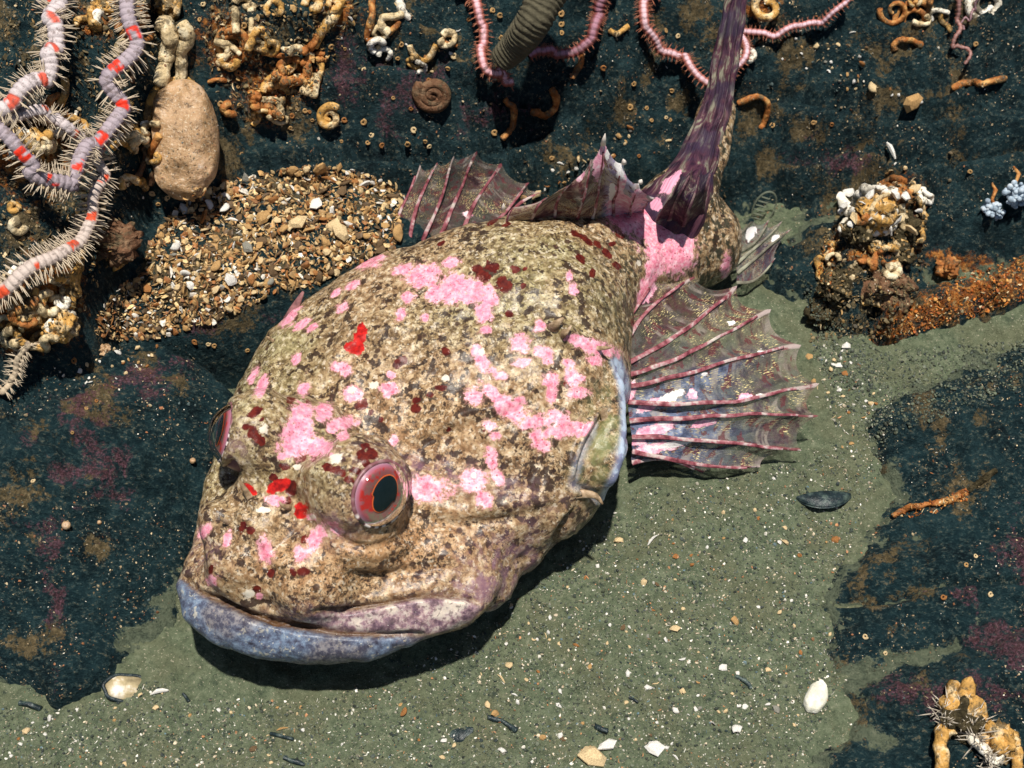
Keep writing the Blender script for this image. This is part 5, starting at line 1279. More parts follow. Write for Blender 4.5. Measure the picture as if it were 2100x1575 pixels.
WHITE_ = ((.20, .16, .17), (.55, .48, .48)); VIOL = ((.12, .09, .20), (.30, .25, .40)); REDSPOT = (.70, .035, .015)
star = empty('brittle_star', hit(150, 60)[0], 'large white and violet brittle star with red spotted spiny arms at the upper left', 'brittle star')
arm(star, [(172, -60), (140, 10), (112, 62), (88, 110), (55, 165), (10, 205), (-50, 240)], 0.0286, 0.0253, 0.0197, 0.0527, WHITE_, (.62, .10, .06), 90, CONE, .10, 5)
arm(star, [(290, -70), (268, 0), (240, 60), (222, 120), (214, 190), (196, 250), (170, 310), (140, 345), (100, 372), (60, 368), (25, 345), (-5, 312), (-30, 270)], 0.0264, 0.0220, 0.0197, 0.0546, ((.12, .095, .135), (.36, .30, .33)), REDSPOT, 130, CONE, .15, 6)
arm(star, [(-60, 300), (-20, 255), (30, 232), (75, 235), (105, 262), (125, 290), (140, 318)], 0.0248, 0.0165, 0.0197, 0.0465, WHITE_, (.60, .12, .06), 30, CONE, .07, 6)
arm(star, [(250, 215), (225, 260), (205, 310), (188, 370), (160, 430), (130, 482), (90, 525), (45, 565), (-20, 610), (-70, 640)], 0.0143, 0.0275, 0.0189, 0.0434, ((.26, .19, .15), (.52, .43, .38)), (.66, .08, .03), 50, CONE, .09, 6)
False and arm(star, [(-80, 40), (-30, 70), (10, 95), (20, 130), (-10, 170), (-60, 190)], 0.0303, 0.0275, 0.0213, 0.0558, WHITE_, (.6, .1, .06), 0, CONE, .08, 6)
arm(star, [(60, 690), (30, 740), (10, 800), (-30, 850)], 0.0110, 0.0088, 0.0180, 0.0372, ((.30, .22, .14), (.5, .40, .28)), None, 0, CONE, .04, 6)
RA = ((.16, .045, .035), (.34, .11, .085))
star = empty('brittle_star', hit(1000, 100)[0], 'brittle star with pink striped rusty arm beside the grey tube, dark arm behind it', 'brittle star')
arm(star, [(950, -50), (968, 0), (985, 45), (983, 95), (993, 135), (1012, 156), (1036, 160)], 0.0187, 0.0165, 0.0180, 0.0260, RA, None, 120, CONER, .05, under=(.72, .42, .46))
arm(star, [(1250, -50), (1225, 10), (1208, 60), (1190, 92), (1150, 104), (1105, 104), (1075, 112)], 0.0253, 0.0154, 0.0180, 0.0223, ((.08, .022, .02), (.19, .055, .05)), None, 80, CONER, .04, under=(.34, .17, .22))
star = empty('brittle_star', hit(1400, 120)[0], 'red brittle star with a pale striped arm looping behind the raised tail', 'brittle star')
arm(star, [(1345, -60), (1328, 0), (1320, 40), (1335, 80), (1372, 102), (1412, 122), (1450, 162), (1500, 190)], 0.0198, 0.0143, 0.0180, 0.0273, RA, None, 130, CONER, .05, under=(.62, .42, .46))
arm(star, [(1500, 150), (1530, 105), (1548, 72), (1590, 66), (1640, 48), (1690, 38), (1715, 14), (1728, -30)], 0.0143, 0.0110, 0.0172, 0.0211, ((.24, .08, .06), (.40, .15, .13)), None, 100, CONER, .05, under=(.66, .46, .52))
star = empty('brittle_star', hit(1960, 60)[0], 'thin dull pink brittle star arms dangling beside the white coil', 'brittle star')
arm(star, [(1970, -40), (1962, 20), (1958, 70), (1954, 100), (1970, 94), (1986, 104), (1982, 130)], 0.0099, 0.0055, 0.0164, 0.0074, ((.15, .06, .05), (.28, .13, .11)), None, 0, CONER, .03, under=(.36, .2, .18))
arm(star, [(2010, -30), (1992, 20), (1984, 45), (1960, 62)], 0.0055, 0.0033, 0.0164, 0.0062, ((.12, .05, .05), (.22, .11, .12)), None, 0, CONER, .03, under=(.3, .2, .22))

# pale blue hydroid heads and the clear ribbed egg case
def hydroid(px, py, r, label):
    h = hit(px, py); root = empty('hydroid', h[0], label, 'hydroid', 'hydroids on the right rock'); inv = Matrix.Translation(-root.location); rg = np.random.default_rng(int(px))
    D = rg.normal(size=(70, 3)); D /= np.linalg.norm(D, axis=1, keepdims=True); D[:, 2] *= np.sign(D @ h[1]) * np.sign(D[:, 2] + 1e-9)
    parts = [ball(h[0] + h[1] * r * .7 + d * r * rg.uniform(.5, 1), r * rg.uniform(.14, .26), 7) for d in D]
    o = put('polyp_head', qmesh('polyp_head', *merge(parts)), M_HYD); o.parent = root; o.matrix_parent_inverse = inv; tag(o, kind='stuff')
    v, q = tube(np.array([h[0], h[0] + h[1] * r * .5 + UPV * r * .9 - RGT * r * .2, h[0] + h[1] * r * .4 + UPV * r * 1.7 + RGT * r * .1, h[0] + h[1] * r * .2 + UPV * r * 2.3 - RGT * r * .3]), [.007, .006, .008, .004], 7)
    o = put('stem', qmesh('stem', v, q), M_WORMO); o.parent = root; o.matrix_parent_inverse = inv
hydroid(2042, 428, .040, 'pale blue hydroid head on a rusty stalk, left of the pair')
hydroid(2086, 405, .046, 'pale blue hydroid head cut by the right edge of the photo')
M_CLEAR = NT('clear_case').done((.20, .22, .16), .4, .2, alpha=.45)
h = hit(1562, 410); root_ = empty('egg_case', h[0], 'clear ribbed oval case beside the anal fin', 'egg case'); inv_ = Matrix.Translation(-root_.location)
k_ = h[3] / F; up_ = unit(np.cross(h[1], RGT)); up_ = up_ if up_ @ UPV > 0 else -up_; ax_ = unit(up_ * .97 + RGT * .22); sx_ = np.cross(ax_, h[1])
loop_ = [h[0] + h[1] * .05 + sx_ * math.cos(t) * 22 * k_ + ax_ * math.sin(t) * 38 * k_ for t in np.linspace(0, 2 * np.pi, 41)]
o = put('rim', qmesh('rim', *tube(np.array(loop_), .0042, 7)), M_CLEAR); o.parent = root_; o.matrix_parent_inverse = inv_
for t in np.linspace(-.7, .7, 6):
    a = h[0] + h[1] * .055 + ax_ * t * 36 * k_
    w = 20 * k_ * math.sqrt(1 - t * t); o = put('rib', qmesh('rib', *tube(np.array([a - sx_ * w, a + h[1] * .008, a + sx_ * w * .2]), .0035, 5)), M_CLEAR); o.parent = root_; o.matrix_parent_inverse = inv_
import re
# ------------------------------------------------------------------ shell gravel, grit and other debris
CH = {'white': (.80, .76, .68), 'cream': (.70, .52, .29), 'tan': (.48, .29, .12), 'orange brown': (.34, .15, .05), 'brown': (.15, .095, .05), 'grey': (.26, .25, .21)}
M_CHIP = {k: mat_plain('shell_' + k.replace(' ', '_'), c, .5, .35, 28, alt=tuple(min(.9, x * 1.35) for x in c), bump=.6, bd=.008) for k, c in CH.items()}
_t = NT('grit'); _a = _t.attrc('tint'); _n = _t.noise(_t.coord(), 90, 2, .6); M_GRIT = _t.done(_t.mix(_t.step(_n, .4, .62, 0, .45), _a, (.05, .045, .03)), .6, .3)

def proto(kind, seed):
    """One small shell piece about one unit across, lying in the xy plane."""
    r = np.random.default_rng(seed)
    if kind == 'shard':
        k = r.integers(5, 8); th = np.sort(r.uniform(0, 2 * np.pi, k)); th = np.linspace(0, 2 * np.pi, k, endpoint=False) + r.uniform(-.3, .3, k)
        R = r.uniform(.32, .58, k); sx = r.uniform(.5, 1)
        o = np.stack([R * np.cos(th), R * np.sin(th) * sx], -1); dome = r.uniform(.06, .20); tk = r.uniform(.05, .11)
        top = np.c_[o, np.zeros(k)]; mid = np.c_[o * .55, np.full(k, dome)]; bot = np.c_[o * .97, np.full(k, -tk)]
        V = np.vstack([top, mid, [[0, 0, dome * 1.15]], bot, [[0, 0, dome * .6 - tk]]]); Fc = []
        for j in range(k):
            n = (j + 1) % k; Fc += [(j, n, k + n, k + j), (k + j, k + n, 2 * k), (2 * k + 1 + j, 2 * k + 1 + n, n, j)[::1], (2 * k + 1 + n, 2 * k + 1 + j, 3 * k + 1)]
        return V, Fc
    if kind == 'valve':
        V, Fc = [], []; a, b = 5, 9
        for i in range(a):
            for j in range(b):
                t = -1.25 + 2.5 * j / (b - 1); q = i / (a - 1)
                V.append((q * math.sin(t) * .5, q * math.cos(t) * .62 - .3, .26 * math.sin(q * 2.4) * (1 - .35 * abs(t)) + (.02 if j % 2 else 0)))
        n = len(V); V += [(x, y, z - .05) for x, y, z in V]
        for i in range(a - 1):
            for j in range(b - 1):
                f = (i * b + j, i * b + j + 1, (i + 1) * b + j + 1, (i + 1) * b + j); Fc += [f, tuple(n + x for x in f[::-1])]
        for j in range(b - 1): Fc.append(((a - 1) * b + j, (a - 1) * b + j + 1, n + (a - 1) * b + j + 1, n + (a - 1) * b + j))
        return np.array(V), Fc
    if kind == 'sliver':
        L = .55; V = []; w = r.uniform(.08, .15)
        for x, s in ((-L, .3), (-.2, 1), (.2, .9), (L, .35)):
            c = .25 * (1 - (x / L) ** 2) * r.uniform(.2, .7)
            V += [(x, -w * s + c, 0), (x, w * s + c, 0), (x, w * s * .6 + c, .12 * s), (x, -w * s * .6 + c, .12 * s)]
        Fc = [(i * 4 + j, (i + 1) * 4 + j, (i + 1) * 4 + (j + 1) % 4, i * 4 + (j + 1) % 4) for i in range(3) for j in range(4)] + [(3, 2, 1, 0), (12, 13, 14, 15)]
        return np.array(V), Fc
    if kind == 'grain':
        bm = bmesh.new(); bmesh.ops.create_icosphere(bm, subdivisions=1, radius=.42)
        V = np.array([v.co[:] for v in bm.verts]); Fc = [tuple(v.index for v in f.verts) for f in bm.faces]; bm.free()
        return V * (1 + .30 * r.normal(size=(len(V), 1)).clip(-1, 1)) * np.array([1, r.uniform(.6, 1), .6]), Fc
    if kind == 'ring':
        n, m = 20, 6; a = np.linspace(0, 2 * np.pi * 1.35, n); R = np.linspace(.18, .40, n); tr = np.linspace(.10, .17, n)
        P = np.stack([R * np.cos(a), R * np.sin(a), .12 + 0 * a], -1); V, Q = tube(P, tr, m); return V, faces_clean(Q)

KINDS_ = ['shard'] * 7 + ['valve'] * 3 + ['sliver'] * 3 + ['grain'] * 4
PROTO = [(k, *proto(k, 100 + i)) for i, k in enumerate(KINDS_)]
RINGP = [proto('ring', 5)]
_pm = {}
def proto_mesh(i, col):
    if (i, col) not in _pm:
        k, V, Fc = PROTO[i]; me = mesh_from('shell_piece', V, Fc, k == 'valve'); me.materials.append(M_CHIP[col]); _pm[(i, col)] = me
    return _pm[(i, col)]

def lie(n, r, tilt):
    n = unit(n + r.normal(size=3) * tilt); x = unit(np.cross(n, r.normal(size=3))); return x, np.cross(n, x), n

PLACES = [((620, 300), 'beside the sponge'), ((380, 400), 'at the back of the gravel heap'), ((560, 400), 'in the middle of the gravel heap'), ((720, 400), 'in the gravel near the far-side fin'), ((790, 480), 'under the far-side fin'), ((640, 500), 'in the gravel above the shoulder'), ((450, 520), 'low in the gravel heap'), ((340, 570), 'at the left foot of the gravel heap'), ((250, 660), 'in the grit beside the yellow clump'), ((190, 740), 'on top of the speckled boulder'),
          ((1150, 350), 'on silt behind the back fin'), ((1650, 100), 'on silt right of the tail'), ((1800, 200), 'on the upper right silt shelf'), ((1700, 720), 'just beyond the near fin'), ((1720, 850), 'at the tip of the near fin'), ((1500, 1020), 'on the sediment below the near fin'), ((1350, 1120), 'on the sediment beside the gill cover'), ((1150, 1300), 'by the mouth corner'), ((1450, 1300), 'on the open sediment'), ((1300, 1500), 'on the sediment at bottom centre'), ((900, 1480), 'on the sediment below the chin'), ((550, 1500), 'on the sediment at the lower left'), ((150, 1500), 'in front of the speckled boulder'), ((1620, 1420), 'near the big pale shell'), ((1900, 1300), 'on the flat dark rock'), ((1950, 800), 'on the silted right slope'), ((1000, 250), 'on the dark rock face'), ((600, 200), 'near the tangle of tubes'), ((1300, 200), 'on the rock face left of the tail'), ((100, 500), 'on the far left boulder'), ((200, 1050), 'on the speckled boulder face')]
def where(px, py): return min(PLACES, key=lambda p: (p[0][0] - px) ** 2 + (p[0][1] - py) ** 2)[1]
KNAME = {'shard': 'shell chip', 'valve': 'half shell', 'sliver': 'shell sliver', 'grain': 'shell grain'}

def chip(px, py, size, col, i, r, group, tilt=.35, lift=.18, label=None, turn=None):
    h = hit(px, py)
    if h is None: return None
    o = bpy.data.objects.new({'shard': 'shell_chip', 'valve': 'half_shell', 'sliver': 'shell_sliver', 'grain': 'shell_grain'}[PROTO[i][0]], proto_mesh(i, col)); COL.objects.link(o)
    x, y, z = lie(h[1], r, tilt); s = size * h[3] / F
    if turn is not None:
        a = RGT * math.cos(math.radians(turn)) + UPV * math.sin(math.radians(turn)); z = unit(h[1]); x = unit(a - z * (a @ z)); y = np.cross(z, x)
    p = h[0] + h[1] * s * lift
    o.matrix_world = Matrix(((x[0] * s, y[0] * s, z[0] * s, p[0]), (x[1] * s, y[1] * s, z[1] * s, p[1]), (x[2] * s, y[2] * s, z[2] * s, p[2]), (0, 0, 0, 1)))
    big = 'larger ' if size > 27 else 'small ' if size < 15 else ''
    return tag(o, label or f'{big}{col} {KNAME[PROTO[i][0]]} {where(px, py)}', 'shell', group)

HEAP = [(300, 520), (335, 450), (400, 385), (470, 372), (560, 350), (650, 338), (720, 345), (800, 372), (830, 395), (822, 440), (812, 510), (770, 524), (690, 562), (640, 590), (560, 600), (500, 635), (440, 660), (400, 668), (340, 690), (250, 700), (195, 690), (200, 640), (250, 580), (300, 560)]
def sample(poly, n, r, jit=None):
    poly = np.array(poly, float); lo, hi = poly.min(0), poly.max(0); out = np.zeros((0, 2))
    while len(out) < n:
        q = r.uniform(lo, hi, (n * 3, 2)); out = np.vstack([out, q[inpoly(q[:, 0], q[:, 1], poly)]])
    return out[:n]

r = np.random.default_rng(21)
cols = list(CH); wheap = [.10, .24, .30, .17, .15, .04]
k = 0
for px, py in sample(HEAP, 1200, r):
    if k >= 270: break
    edge = 1 if (py < 600 and px > 330) else .5
    if r.uniform() > edge or not clear_of_fish(px, py): continue
    i = int(r.integers(13)); size = float(np.clip(r.lognormal(2.88, .38), 11, 46)); 
    chip(px, py, size, cols[r.choice(6, p=wheap)], i, r, 'shell pieces in the gravel heap', tilt=.55, lift=.30); k += 1

# pieces scattered on the sediment and on the silted shelves
def scatter(poly, n, group, lo, hi, w, kinds=None, tilt=.3):
    c = 0
    for px, py in sample(poly, n * 4, r):
        if c >= n: break
        if not clear_of_fish(px, py): continue
        h = hit(px, py)
        if h is None: continue
        i = int(r.integers(len(PROTO))); size = float(np.clip(r.lognormal(math.log(lo * 1.15), .35), lo, hi))
        chip(px, py, size, cols[r.choice(6, p=w)], i, r, group, tilt=tilt, lift=.12); c += 1
BED1 = [(1050, 1240), (1180, 1120), (1300, 1000), (1460, 990), (1650, 940), (1720, 900), (1690, 800), (1660, 690), (1780, 720), (1840, 820), (1800, 1000), (1690, 1240), (1720, 1400), (1640, 1575), (0, 1575), (0, 1450), (140, 1455), (330, 1390), (370, 1430), (640, 1440), (900, 1340)]
scatter(BED1, 190, 'shell pieces on the sediment', 9, 22, [.30, .28, .16, .10, .06, .10])
scatter([(1640, 690), (1790, 740), (1800, 850), (1690, 880)], 26, 'shell pieces on the sediment', 9, 20, [.45, .25, .1, .08, .06, .06])
scatter([(1060, 420), (1120, 350), (1230, 290), (1300, 250), (1290, 300), (1180, 400)], 30, 'shell pieces on the silt slope behind the back fin', 9, 20, [.25, .25, .25, .1, .1, .05])
scatter([(1590, 120), (1650, 60), (1760, 60), (1800, 130), (1900, 190), (1880, 230), (1700, 170)], 34, 'shell pieces on the silt shelf right of the tail', 8, 18, [.35, .25, .2, .1, .05, .05])
scatter([(600, 0), (800, 0), (960, 60), (900, 150), (780, 130), (650, 80)], 30, 'shell bits on the top of the rock face', 8, 16, [.3, .3, .2, .12, .04, .04])
scatter([(140, 740), (240, 705), (330, 710), (300, 760), (180, 800)], 26, 'shell bits on the ridge of the speckled boulder', 9, 22, [.35, .3, .2, .1, .05, 0])
scatter([(1640, 560), (1700, 500), (1840, 300), (1900, 300), (1760, 480)], 16, 'shell bits in the silt by the tube clump', 8, 14, [.3, .3, .2, .1, .05, .05])
# particular pieces
def piece(px, py, size, col, kind, label, turn=None, tilt=.1, lift=.15, sd=0):
    idx = [i for i, p in enumerate(PROTO) if p[0] == kind]; o = chip(px, py, size, col, idx[sd % len(idx)], r, None, tilt, lift, label, turn)
piece(1245, 1530, 44, 'white', 'shard', 'chunky white shell lump at the bottom edge right of centre', 20, sd=1)
piece(1215, 1560, 60, 'cream', 'shard', 'wide cream shell flake cut by the bottom edge', 10, sd=2)
piece(1340, 1535, 46, 'white', 'shard', 'pale shell chip with dark hollow below it near the bottom edge', -10, sd=3)
piece(650, 425, 34, 'white', 'shard', 'squarish bright white chip standing in the gravel heap', 70, tilt=.5, lift=.4, sd=4)
piece(615, 462, 50, 'cream', 'shard', 'broad cream plate lying in the middle of the gravel heap', 15, lift=.35, sd=5)
piece(810, 480, 40, 'tan', 'valve', 'tan cupped shell against the far-side fin', 90, lift=.35)
piece(1098, 395, 26, 'cream', 'shard', 'pale angular chip at the tip of the far-side fin', 40, lift=.3, sd=1)
piece(1832, 308, 36, 'white', 'sliver', 'pale blue-white curved shell sliver in the silt at upper right', -35)
piece(1792, 180, 26, 'cream', 'valve', 'cream cupped shell on the silt shelf at upper right', 120)
piece(1870, 205, 44, 'tan', 'shard', 'wedge shaped tan chip jutting from the upper right shelf', 80, tilt=.2, lift=.3, sd=2)
piece(1735, 712, 24, 'white', 'grain', 'white round fragment at the foot of the worm covered stone', 0)
piece(1720, 750, 20, 'white', 'shard', 'sharp white fragment between near fin and worm covered stone', 0, sd=6)
piece(330, 1422, 32, 'white', 'sliver', 'pale sliver just right of the limpet shell', 10)
piece(1340, 1110, 26, 'white', 'sliver', 'white stick of shell beside the gill cover', 55, sd=1)
piece(1270, 1110, 26, 'cream', 'grain', 'crumbly cream grain right of the gill cover', 0, sd=1)
piece(1385, 1290, 28, 'cream', 'grain', 'crumbly two-tone cream pebble on the open sediment', 0, sd=2)
piece(1510, 1500, 30, 'white', 'valve', 'tilted white half shell in the lower right sediment', 60)
piece(1480, 1370, 22, 'white', 'shard', 'small white square chip left of the big pale shell', 30, sd=3)
piece(1020, 1475, 16, 'orange brown', 'sliver', 'rusty flake on the sediment below the chin', 20, sd=2)

# the big pale oval shell, the limpet and the dark pieces
def oval(name, px, py, a, b, turn, dome, mat, label, cat, lift=.0, rim=None, pointed=0.):
    h = hit(px, py); z = unit(h[1]); d = RGT * math.cos(math.radians(turn)) + UPV * math.sin(math.radians(turn)); x = unit(d - z * (d @ z)); y = np.cross(z, x); s = h[3] / F
    nr, na = 14, 48; q = np.linspace(0, 1, nr)[:, None]; ph = np.linspace(0, 2 * np.pi, na, endpoint=False)[None]
    wob = 1 + .05 * np.sin(ph * 3 + 1) + .03 * np.sin(ph * 7) + pointed * np.maximum(np.cos(ph), 0) ** 6
    V = h[0] + z * lift * s + ((q * np.cos(ph) * wob * a)[..., None] * x + (q * np.sin(ph) * wob * b)[..., None] * y) * s + (np.sqrt(1.02 - q ** 2) * dome + .8 * np.sin(q * 26) * .35 + 0 * ph)[..., None] * z * s
    low = V[-1] - z * s * dome * .9
    V = np.vstack([V.reshape(-1, 3), low]); V = V + .004 * noise(V, 24)[:, None] * z
    root = empty(name, h[0], label, cat); inv = Matrix.Translation(-root.location)
    o = put('shell_top', mesh_from('shell_top', V, grid_faces(nr + 1, na, True)), mat); o.parent = root; o.matrix_parent_inverse = inv
    if rim:
        path = h[0] + z * (lift - 1) * s + ((np.cos(ph[0]) * wob[0] * a * 1.06)[:, None] * x + (np.sin(ph[0]) * wob[0] * b * 1.08)[:, None] * y) * s
        v, qd = tube(np.vstack([path, path[:1]]), 4.2 * s, 8, up=z); o = put('shell_rim', qmesh('shell_rim', v, qd), rim); o.parent = root; o.matrix_parent_inverse = inv
    return root
M_PALE = mat_plain('pale_shell', (.66, .64, .52), .5, .18, 30, alt=(.80, .78, .70), bump=.5)
M_LIMP = mat_plain('limpet_shell', (.42, .34, .20), .4, .5, 14, alt=(.78, .74, .68), bump=.6)
M_TEALD = mat_plain('dark_teal_shell', (.012, .024, .028), .4, .5, 30, alt=(.07, .10, .085), bump=.6, spec=.5)
oval('oval_shell', 1675, 1427, 39, 21, 66, 15, M_PALE, 'big pale oval shell lying on the sediment beside the flat dark rock', 'shell', 2)
oval('limpet_shell', 260, 1412, 44, 24, 8, 10, M_LIMP, 'dark rimmed limpet shell at the foot of the speckled boulder', 'shell', 6, M_TEALD, .15)
oval('dark_flake', 945, 1506, 26, 15, 20, 4, M_TEALD, 'dark teal flake on the sediment below the chin', 'shell', 1)
h = hit(1690, 1022); root_ = empty('mussel_shell', h[0], 'dark teal boat shaped broken mussel shell on the sediment below the near fin', 'shell'); s_ = h[3] / F; z_ = h[1]; y_ = unit(np.cross(z_, RGT))
q = np.linspace(0, 1, 9)[:, None]; t_ = np.linspace(-1, 1, 25)[None]
V = h[0] + ((56 * t_ + 0 * q)[..., None] * RGT + ((-34 * q * (1 - np.abs(t_) ** 2.2) + 7 * t_))[..., None] * y_ + (16 * np.sqrt(np.maximum(1 - q ** 2, 0)) * (1 - .6 * t_ ** 2) + 2)[..., None] * z_) * s_
V = V.reshape(-1, 3); V2 = V - z_ * .008; Q = grid_faces(9, 25)
o = put('shell_wall', mesh_from('shell_wall', np.vstack([V, V2]), np.vstack([Q, Q[:, ::-1] + len(V)])), M_TEALD); o.parent = root_; o.matrix_parent_inverse = Matrix.Translation(-root_.location)
for p, l in [([(1240, 1535), (1268, 1530), (1280, 1545)], None)]: pass
for pts, rr, l in [([(555, 1505), (580, 1512), (603, 1517)], .006, 'thin dark twig on the lower left sediment'), ([(375, 1422), (388, 1440)], .006, 'short dark stick by the edge of the chin shadow'), ([(40, 1440), (85, 1456)], .009, 'dark twig before the speckled boulder at far left'), ([(1000, 1470), (1035, 1482), (1060, 1500)], .008, 'curved dark flake right of the dark teal flake'), ([(1220, 1492), (1248, 1500)], .010, 'dark chip on the right of the lower sediment'), ([(1510, 1388), (1530, 1398), (1540, 1412)], .007, 'dark crooked twig left of the big pale shell'), ([(580, 1555), (625, 1570)], .008, 'dark twig at the bottom edge left of centre'), ([(1290, 1430), (1310, 1440)], .005, 'brownish twig on mid sediment')]:
    v, q = bent_tube(pts, rr, seg=6); tag(put('twig', qmesh('twig', v, q), M_TEALD), l, 'twig', 'dark twigs on the sediment')
for px, py, rr, l in [(135, 1075, .014, 'pale round floating speck before the speckled boulder'), (205, 1075, .007, 'tiny dim round speck right of the pale round speck'), (390, 946, .010, 'small orange-pink round speck left of the far eye')]:
    h = hit(px, py); v, q = ball(h[0] + h[1] * rr * 1.1, rr, 12); tag(put('drift_speck', mesh_from('drift_speck', v, q), M_JELLY), l, 'bead', 'round beads on the rock')  # particles drifting in the water, set as small spheres on the rock

# tiny coiled tubes dotting the dark rock
RV, RF = RINGP[0]
_rm = {k: mesh_from('tiny_coiled_tube', RV, RF) for k in ('cream', 'tan', 'orange brown')}
for k, m in _rm.items(): m.materials.append(M_CHIP[k])
spots = [(635, 230), (640, 246), (625, 226), (598, 238), (783, 297), (872, 290), (835, 295), (880, 300), (706, 245), (528, 248), (494, 315), (410, 40), (416, 8), (490, 215), (670, 118), (1292, 220), (1326, 222), (1374, 246), (1372, 290), (1150, 28), (1238, 138), (1310, 320), (1585, 258), (1668, 250), (1705, 255), (1990, 352), (2002, 90), (427, 705), (440, 708), (400, 700), (508, 718), (630, 640), (148, 887), (198, 822), (176, 838), (150, 740), (68, 987), (312, 395), (343, 405), (325, 418), (560, 395), (2000, 1140), (1982, 1158), (1935, 1225), (1775, 1305), (1815, 1340), (2030, 1218), (1640, 1140), (1535, 640), (310, 640), (300, 650), (700, 290), (745, 250), (960, 40), (1010, 22), (1025, 30)]
for a in range(44): spots.append((float(r.uniform(440, 1420)), float(r.uniform(20, 330))))
for px, py in spots:
    h = hit(px, py)
    if h is None or not clear_of_fish(px, py): continue
    c = str(r.choice(['cream', 'tan', 'orange brown'], p=[.35, .35, .30])); o = bpy.data.objects.new('tiny_coiled_tube', _rm[c]); COL.objects.link(o)
    s = float(r.uniform(8, 15)) * h[3] / F; x, y, z = lie(h[1], r, .15); p = h[0] + h[1] * s * .02
    o.matrix_world = Matrix(((x[0] * s, y[0] * s, z[0] * s, p[0]), (x[1] * s, y[1] * s, z[1] * s, p[1]), (x[2] * s, y[2] * s, z[2] * s, p[2]), (0, 0, 0, 1)))
    tag(o, f'tiny {c} coiled tube {where(px, py)}', 'worm tube', 'tiny coiled tubes on the rocks')

# everything built so far on the rocks also catches grit and turf
_V2, _F2, _m2 = [_AV], [f for f in _AF.tolist()], len(_AV)
for o in list(COL.objects):
    if o.type == 'MESH' and len(o.data.polygons) > 60 and o.name.split('.')[0] in ('worm_tube', 'coiled_worm_tube', 'crusted_lump', 'sponge', 'crust', 'tube'):
        me = o.data; v = np.empty(len(me.vertices) * 3, np.float32); me.vertices.foreach_get('co', v); _V2.append(v.reshape(-1, 3)); _F2 += [[i + _m2 for i in p.vertices] for p in me.polygons]; _m2 += len(me.vertices); OWN += [me.materials[0].name if me.materials else ''] * len(me.polygons)
LAND = BVHTree.FromPolygons(np.vstack(_V2).tolist(), _F2)

for px, py in [(1745, 400), (1765, 418), (1790, 402), (1812, 392), (1835, 398), (1856, 412), (1872, 396), (1760, 450), (1785, 440), (1805, 452), (1828, 444), (1850, 450), (1742, 468), (1795, 476), (1822, 470), (1870, 470), (1735, 425), (1885, 430)]:
    chip(px + r.uniform(-5, 5), py + r.uniform(-5, 5), float(r.uniform(15, 34)), str(r.choice(['white', 'white', 'cream'])), int(r.integers(len(PROTO))), r, 'shell pieces on the tube clump', .9, .35, None)
PLACES.append(((1810, 430), 'on the white tube clump'))
for o in list(COL.objects):
    if o.get('group') == 'shell pieces on the tube clump': o['label'] = re.sub(r' (on|in|by|at|near|just|under|beside|low) .*$', ' on the white tube clump', o['label'])

# many more small tubes crusting the left and the top of the rock
def more_tubes(poly, n, seed):
    rr = np.random.default_rng(seed)
    for px, py in sample(poly, n, rr):
        h = hit(px, py)
        if h is None: continue
        kind = rr.integers(3); m, cname = [(M_WORM, 'tan'), (M_CREAM, 'cream'), (M_WORMO, 'rusty'), (M_WORMW, 'white')][rr.choice(4, p=[.36, .30, .24, .10])]; a = rr.uniform(0, 6.3)
        if kind == 0: pts = ringpts(px, py, rr.uniform(8, 16), st=a, gap=rr.uniform(.3, 2.2)); sh = 'ring shaped tube'
        elif kind == 1:
            L = rr.uniform(14, 30); pts = [(px + L * math.cos(a), py + L * math.sin(a)), (px + rr.uniform(-6, 6), py + rr.uniform(-6, 6)), (px - L * math.cos(a + .5), py - L * math.sin(a + .5))]; sh = 'short bent tube'
        else:
            L = rr.uniform(10, 20); pts = [(px + L * math.cos(a + k * .8) * (1 + .25 * k), py + L * math.sin(a + k * .8)) for k in range(5)]; sh = 'hooked tube'
        worm(pts, float(rr.uniform(.014, .026)), m, f'{cname} {sh} {where(px, py)}', group='small tubes crusting the rocks')
more_tubes([(0, 440), (60, 400), (150, 500), (150, 690), (60, 720), (0, 690)], 16, 61)
more_tubes([(150, 0), (300, 0), (320, 60), (260, 130), (170, 60)], 9, 62)
more_tubes([(420, 0), (700, 0), (660, 120), (600, 240), (480, 240), (430, 140)], 26, 63)
more_tubes([(20, 230), (150, 180), (140, 320), (30, 330)], 8, 64)
more_tubes([(230, 260), (310, 180), (320, 380), (250, 420)], 8, 65)
more_tubes([(760, 0), (960, 0), (900, 140), (760, 150)], 7, 66)
more_tubes([(1840, 0), (2000, 0), (1960, 110), (1850, 110)], 6, 67)
more_tubes([(1680, 520), (1740, 420), (1900, 390), (1900, 520), (1760, 660)], 10, 68)

# alike neighbours are told apart by their order in the photograph
def tell_apart(names):
    by = {}
    for o in COL.objects:
        if o.parent is None and o.name.split('.')[0] in names and 'label' in o: by.setdefault(o['label'], []).append(o)
    word = ['leftmost', 'second', 'third', 'fourth', 'fifth', 'sixth', 'seventh', 'eighth', 'ninth', 'tenth', 'eleventh', 'twelfth']
    num = ['', '', 'two', 'three', 'four', 'five', 'six', 'seven', 'eight', 'nine', 'ten', 'eleven', 'twelve']
    for l, os_ in by.items():
        if len(os_) < 2: continue
        os_.sort(key=lambda o: proj(np.array(o.matrix_world.translation)[None])[0][0] if o.matrix_world.translation.length > 1e-6 else proj(np.array(o.data.vertices[0].co[:])[None])[0][0])
        n = len(os_)
        for k, o in enumerate(os_[:12]):
            o['label'] = l + (f', leftmost of {num[min(n, 12)]}' if k == 0 else f', rightmost of {num[n]}' if k == n - 1 and n <= 12 else f', {word[k]} from left')
tell_apart({'shell_chip', 'half_shell', 'shell_sliver', 'shell_grain', 'tiny_coiled_tube', 'worm_tube'})

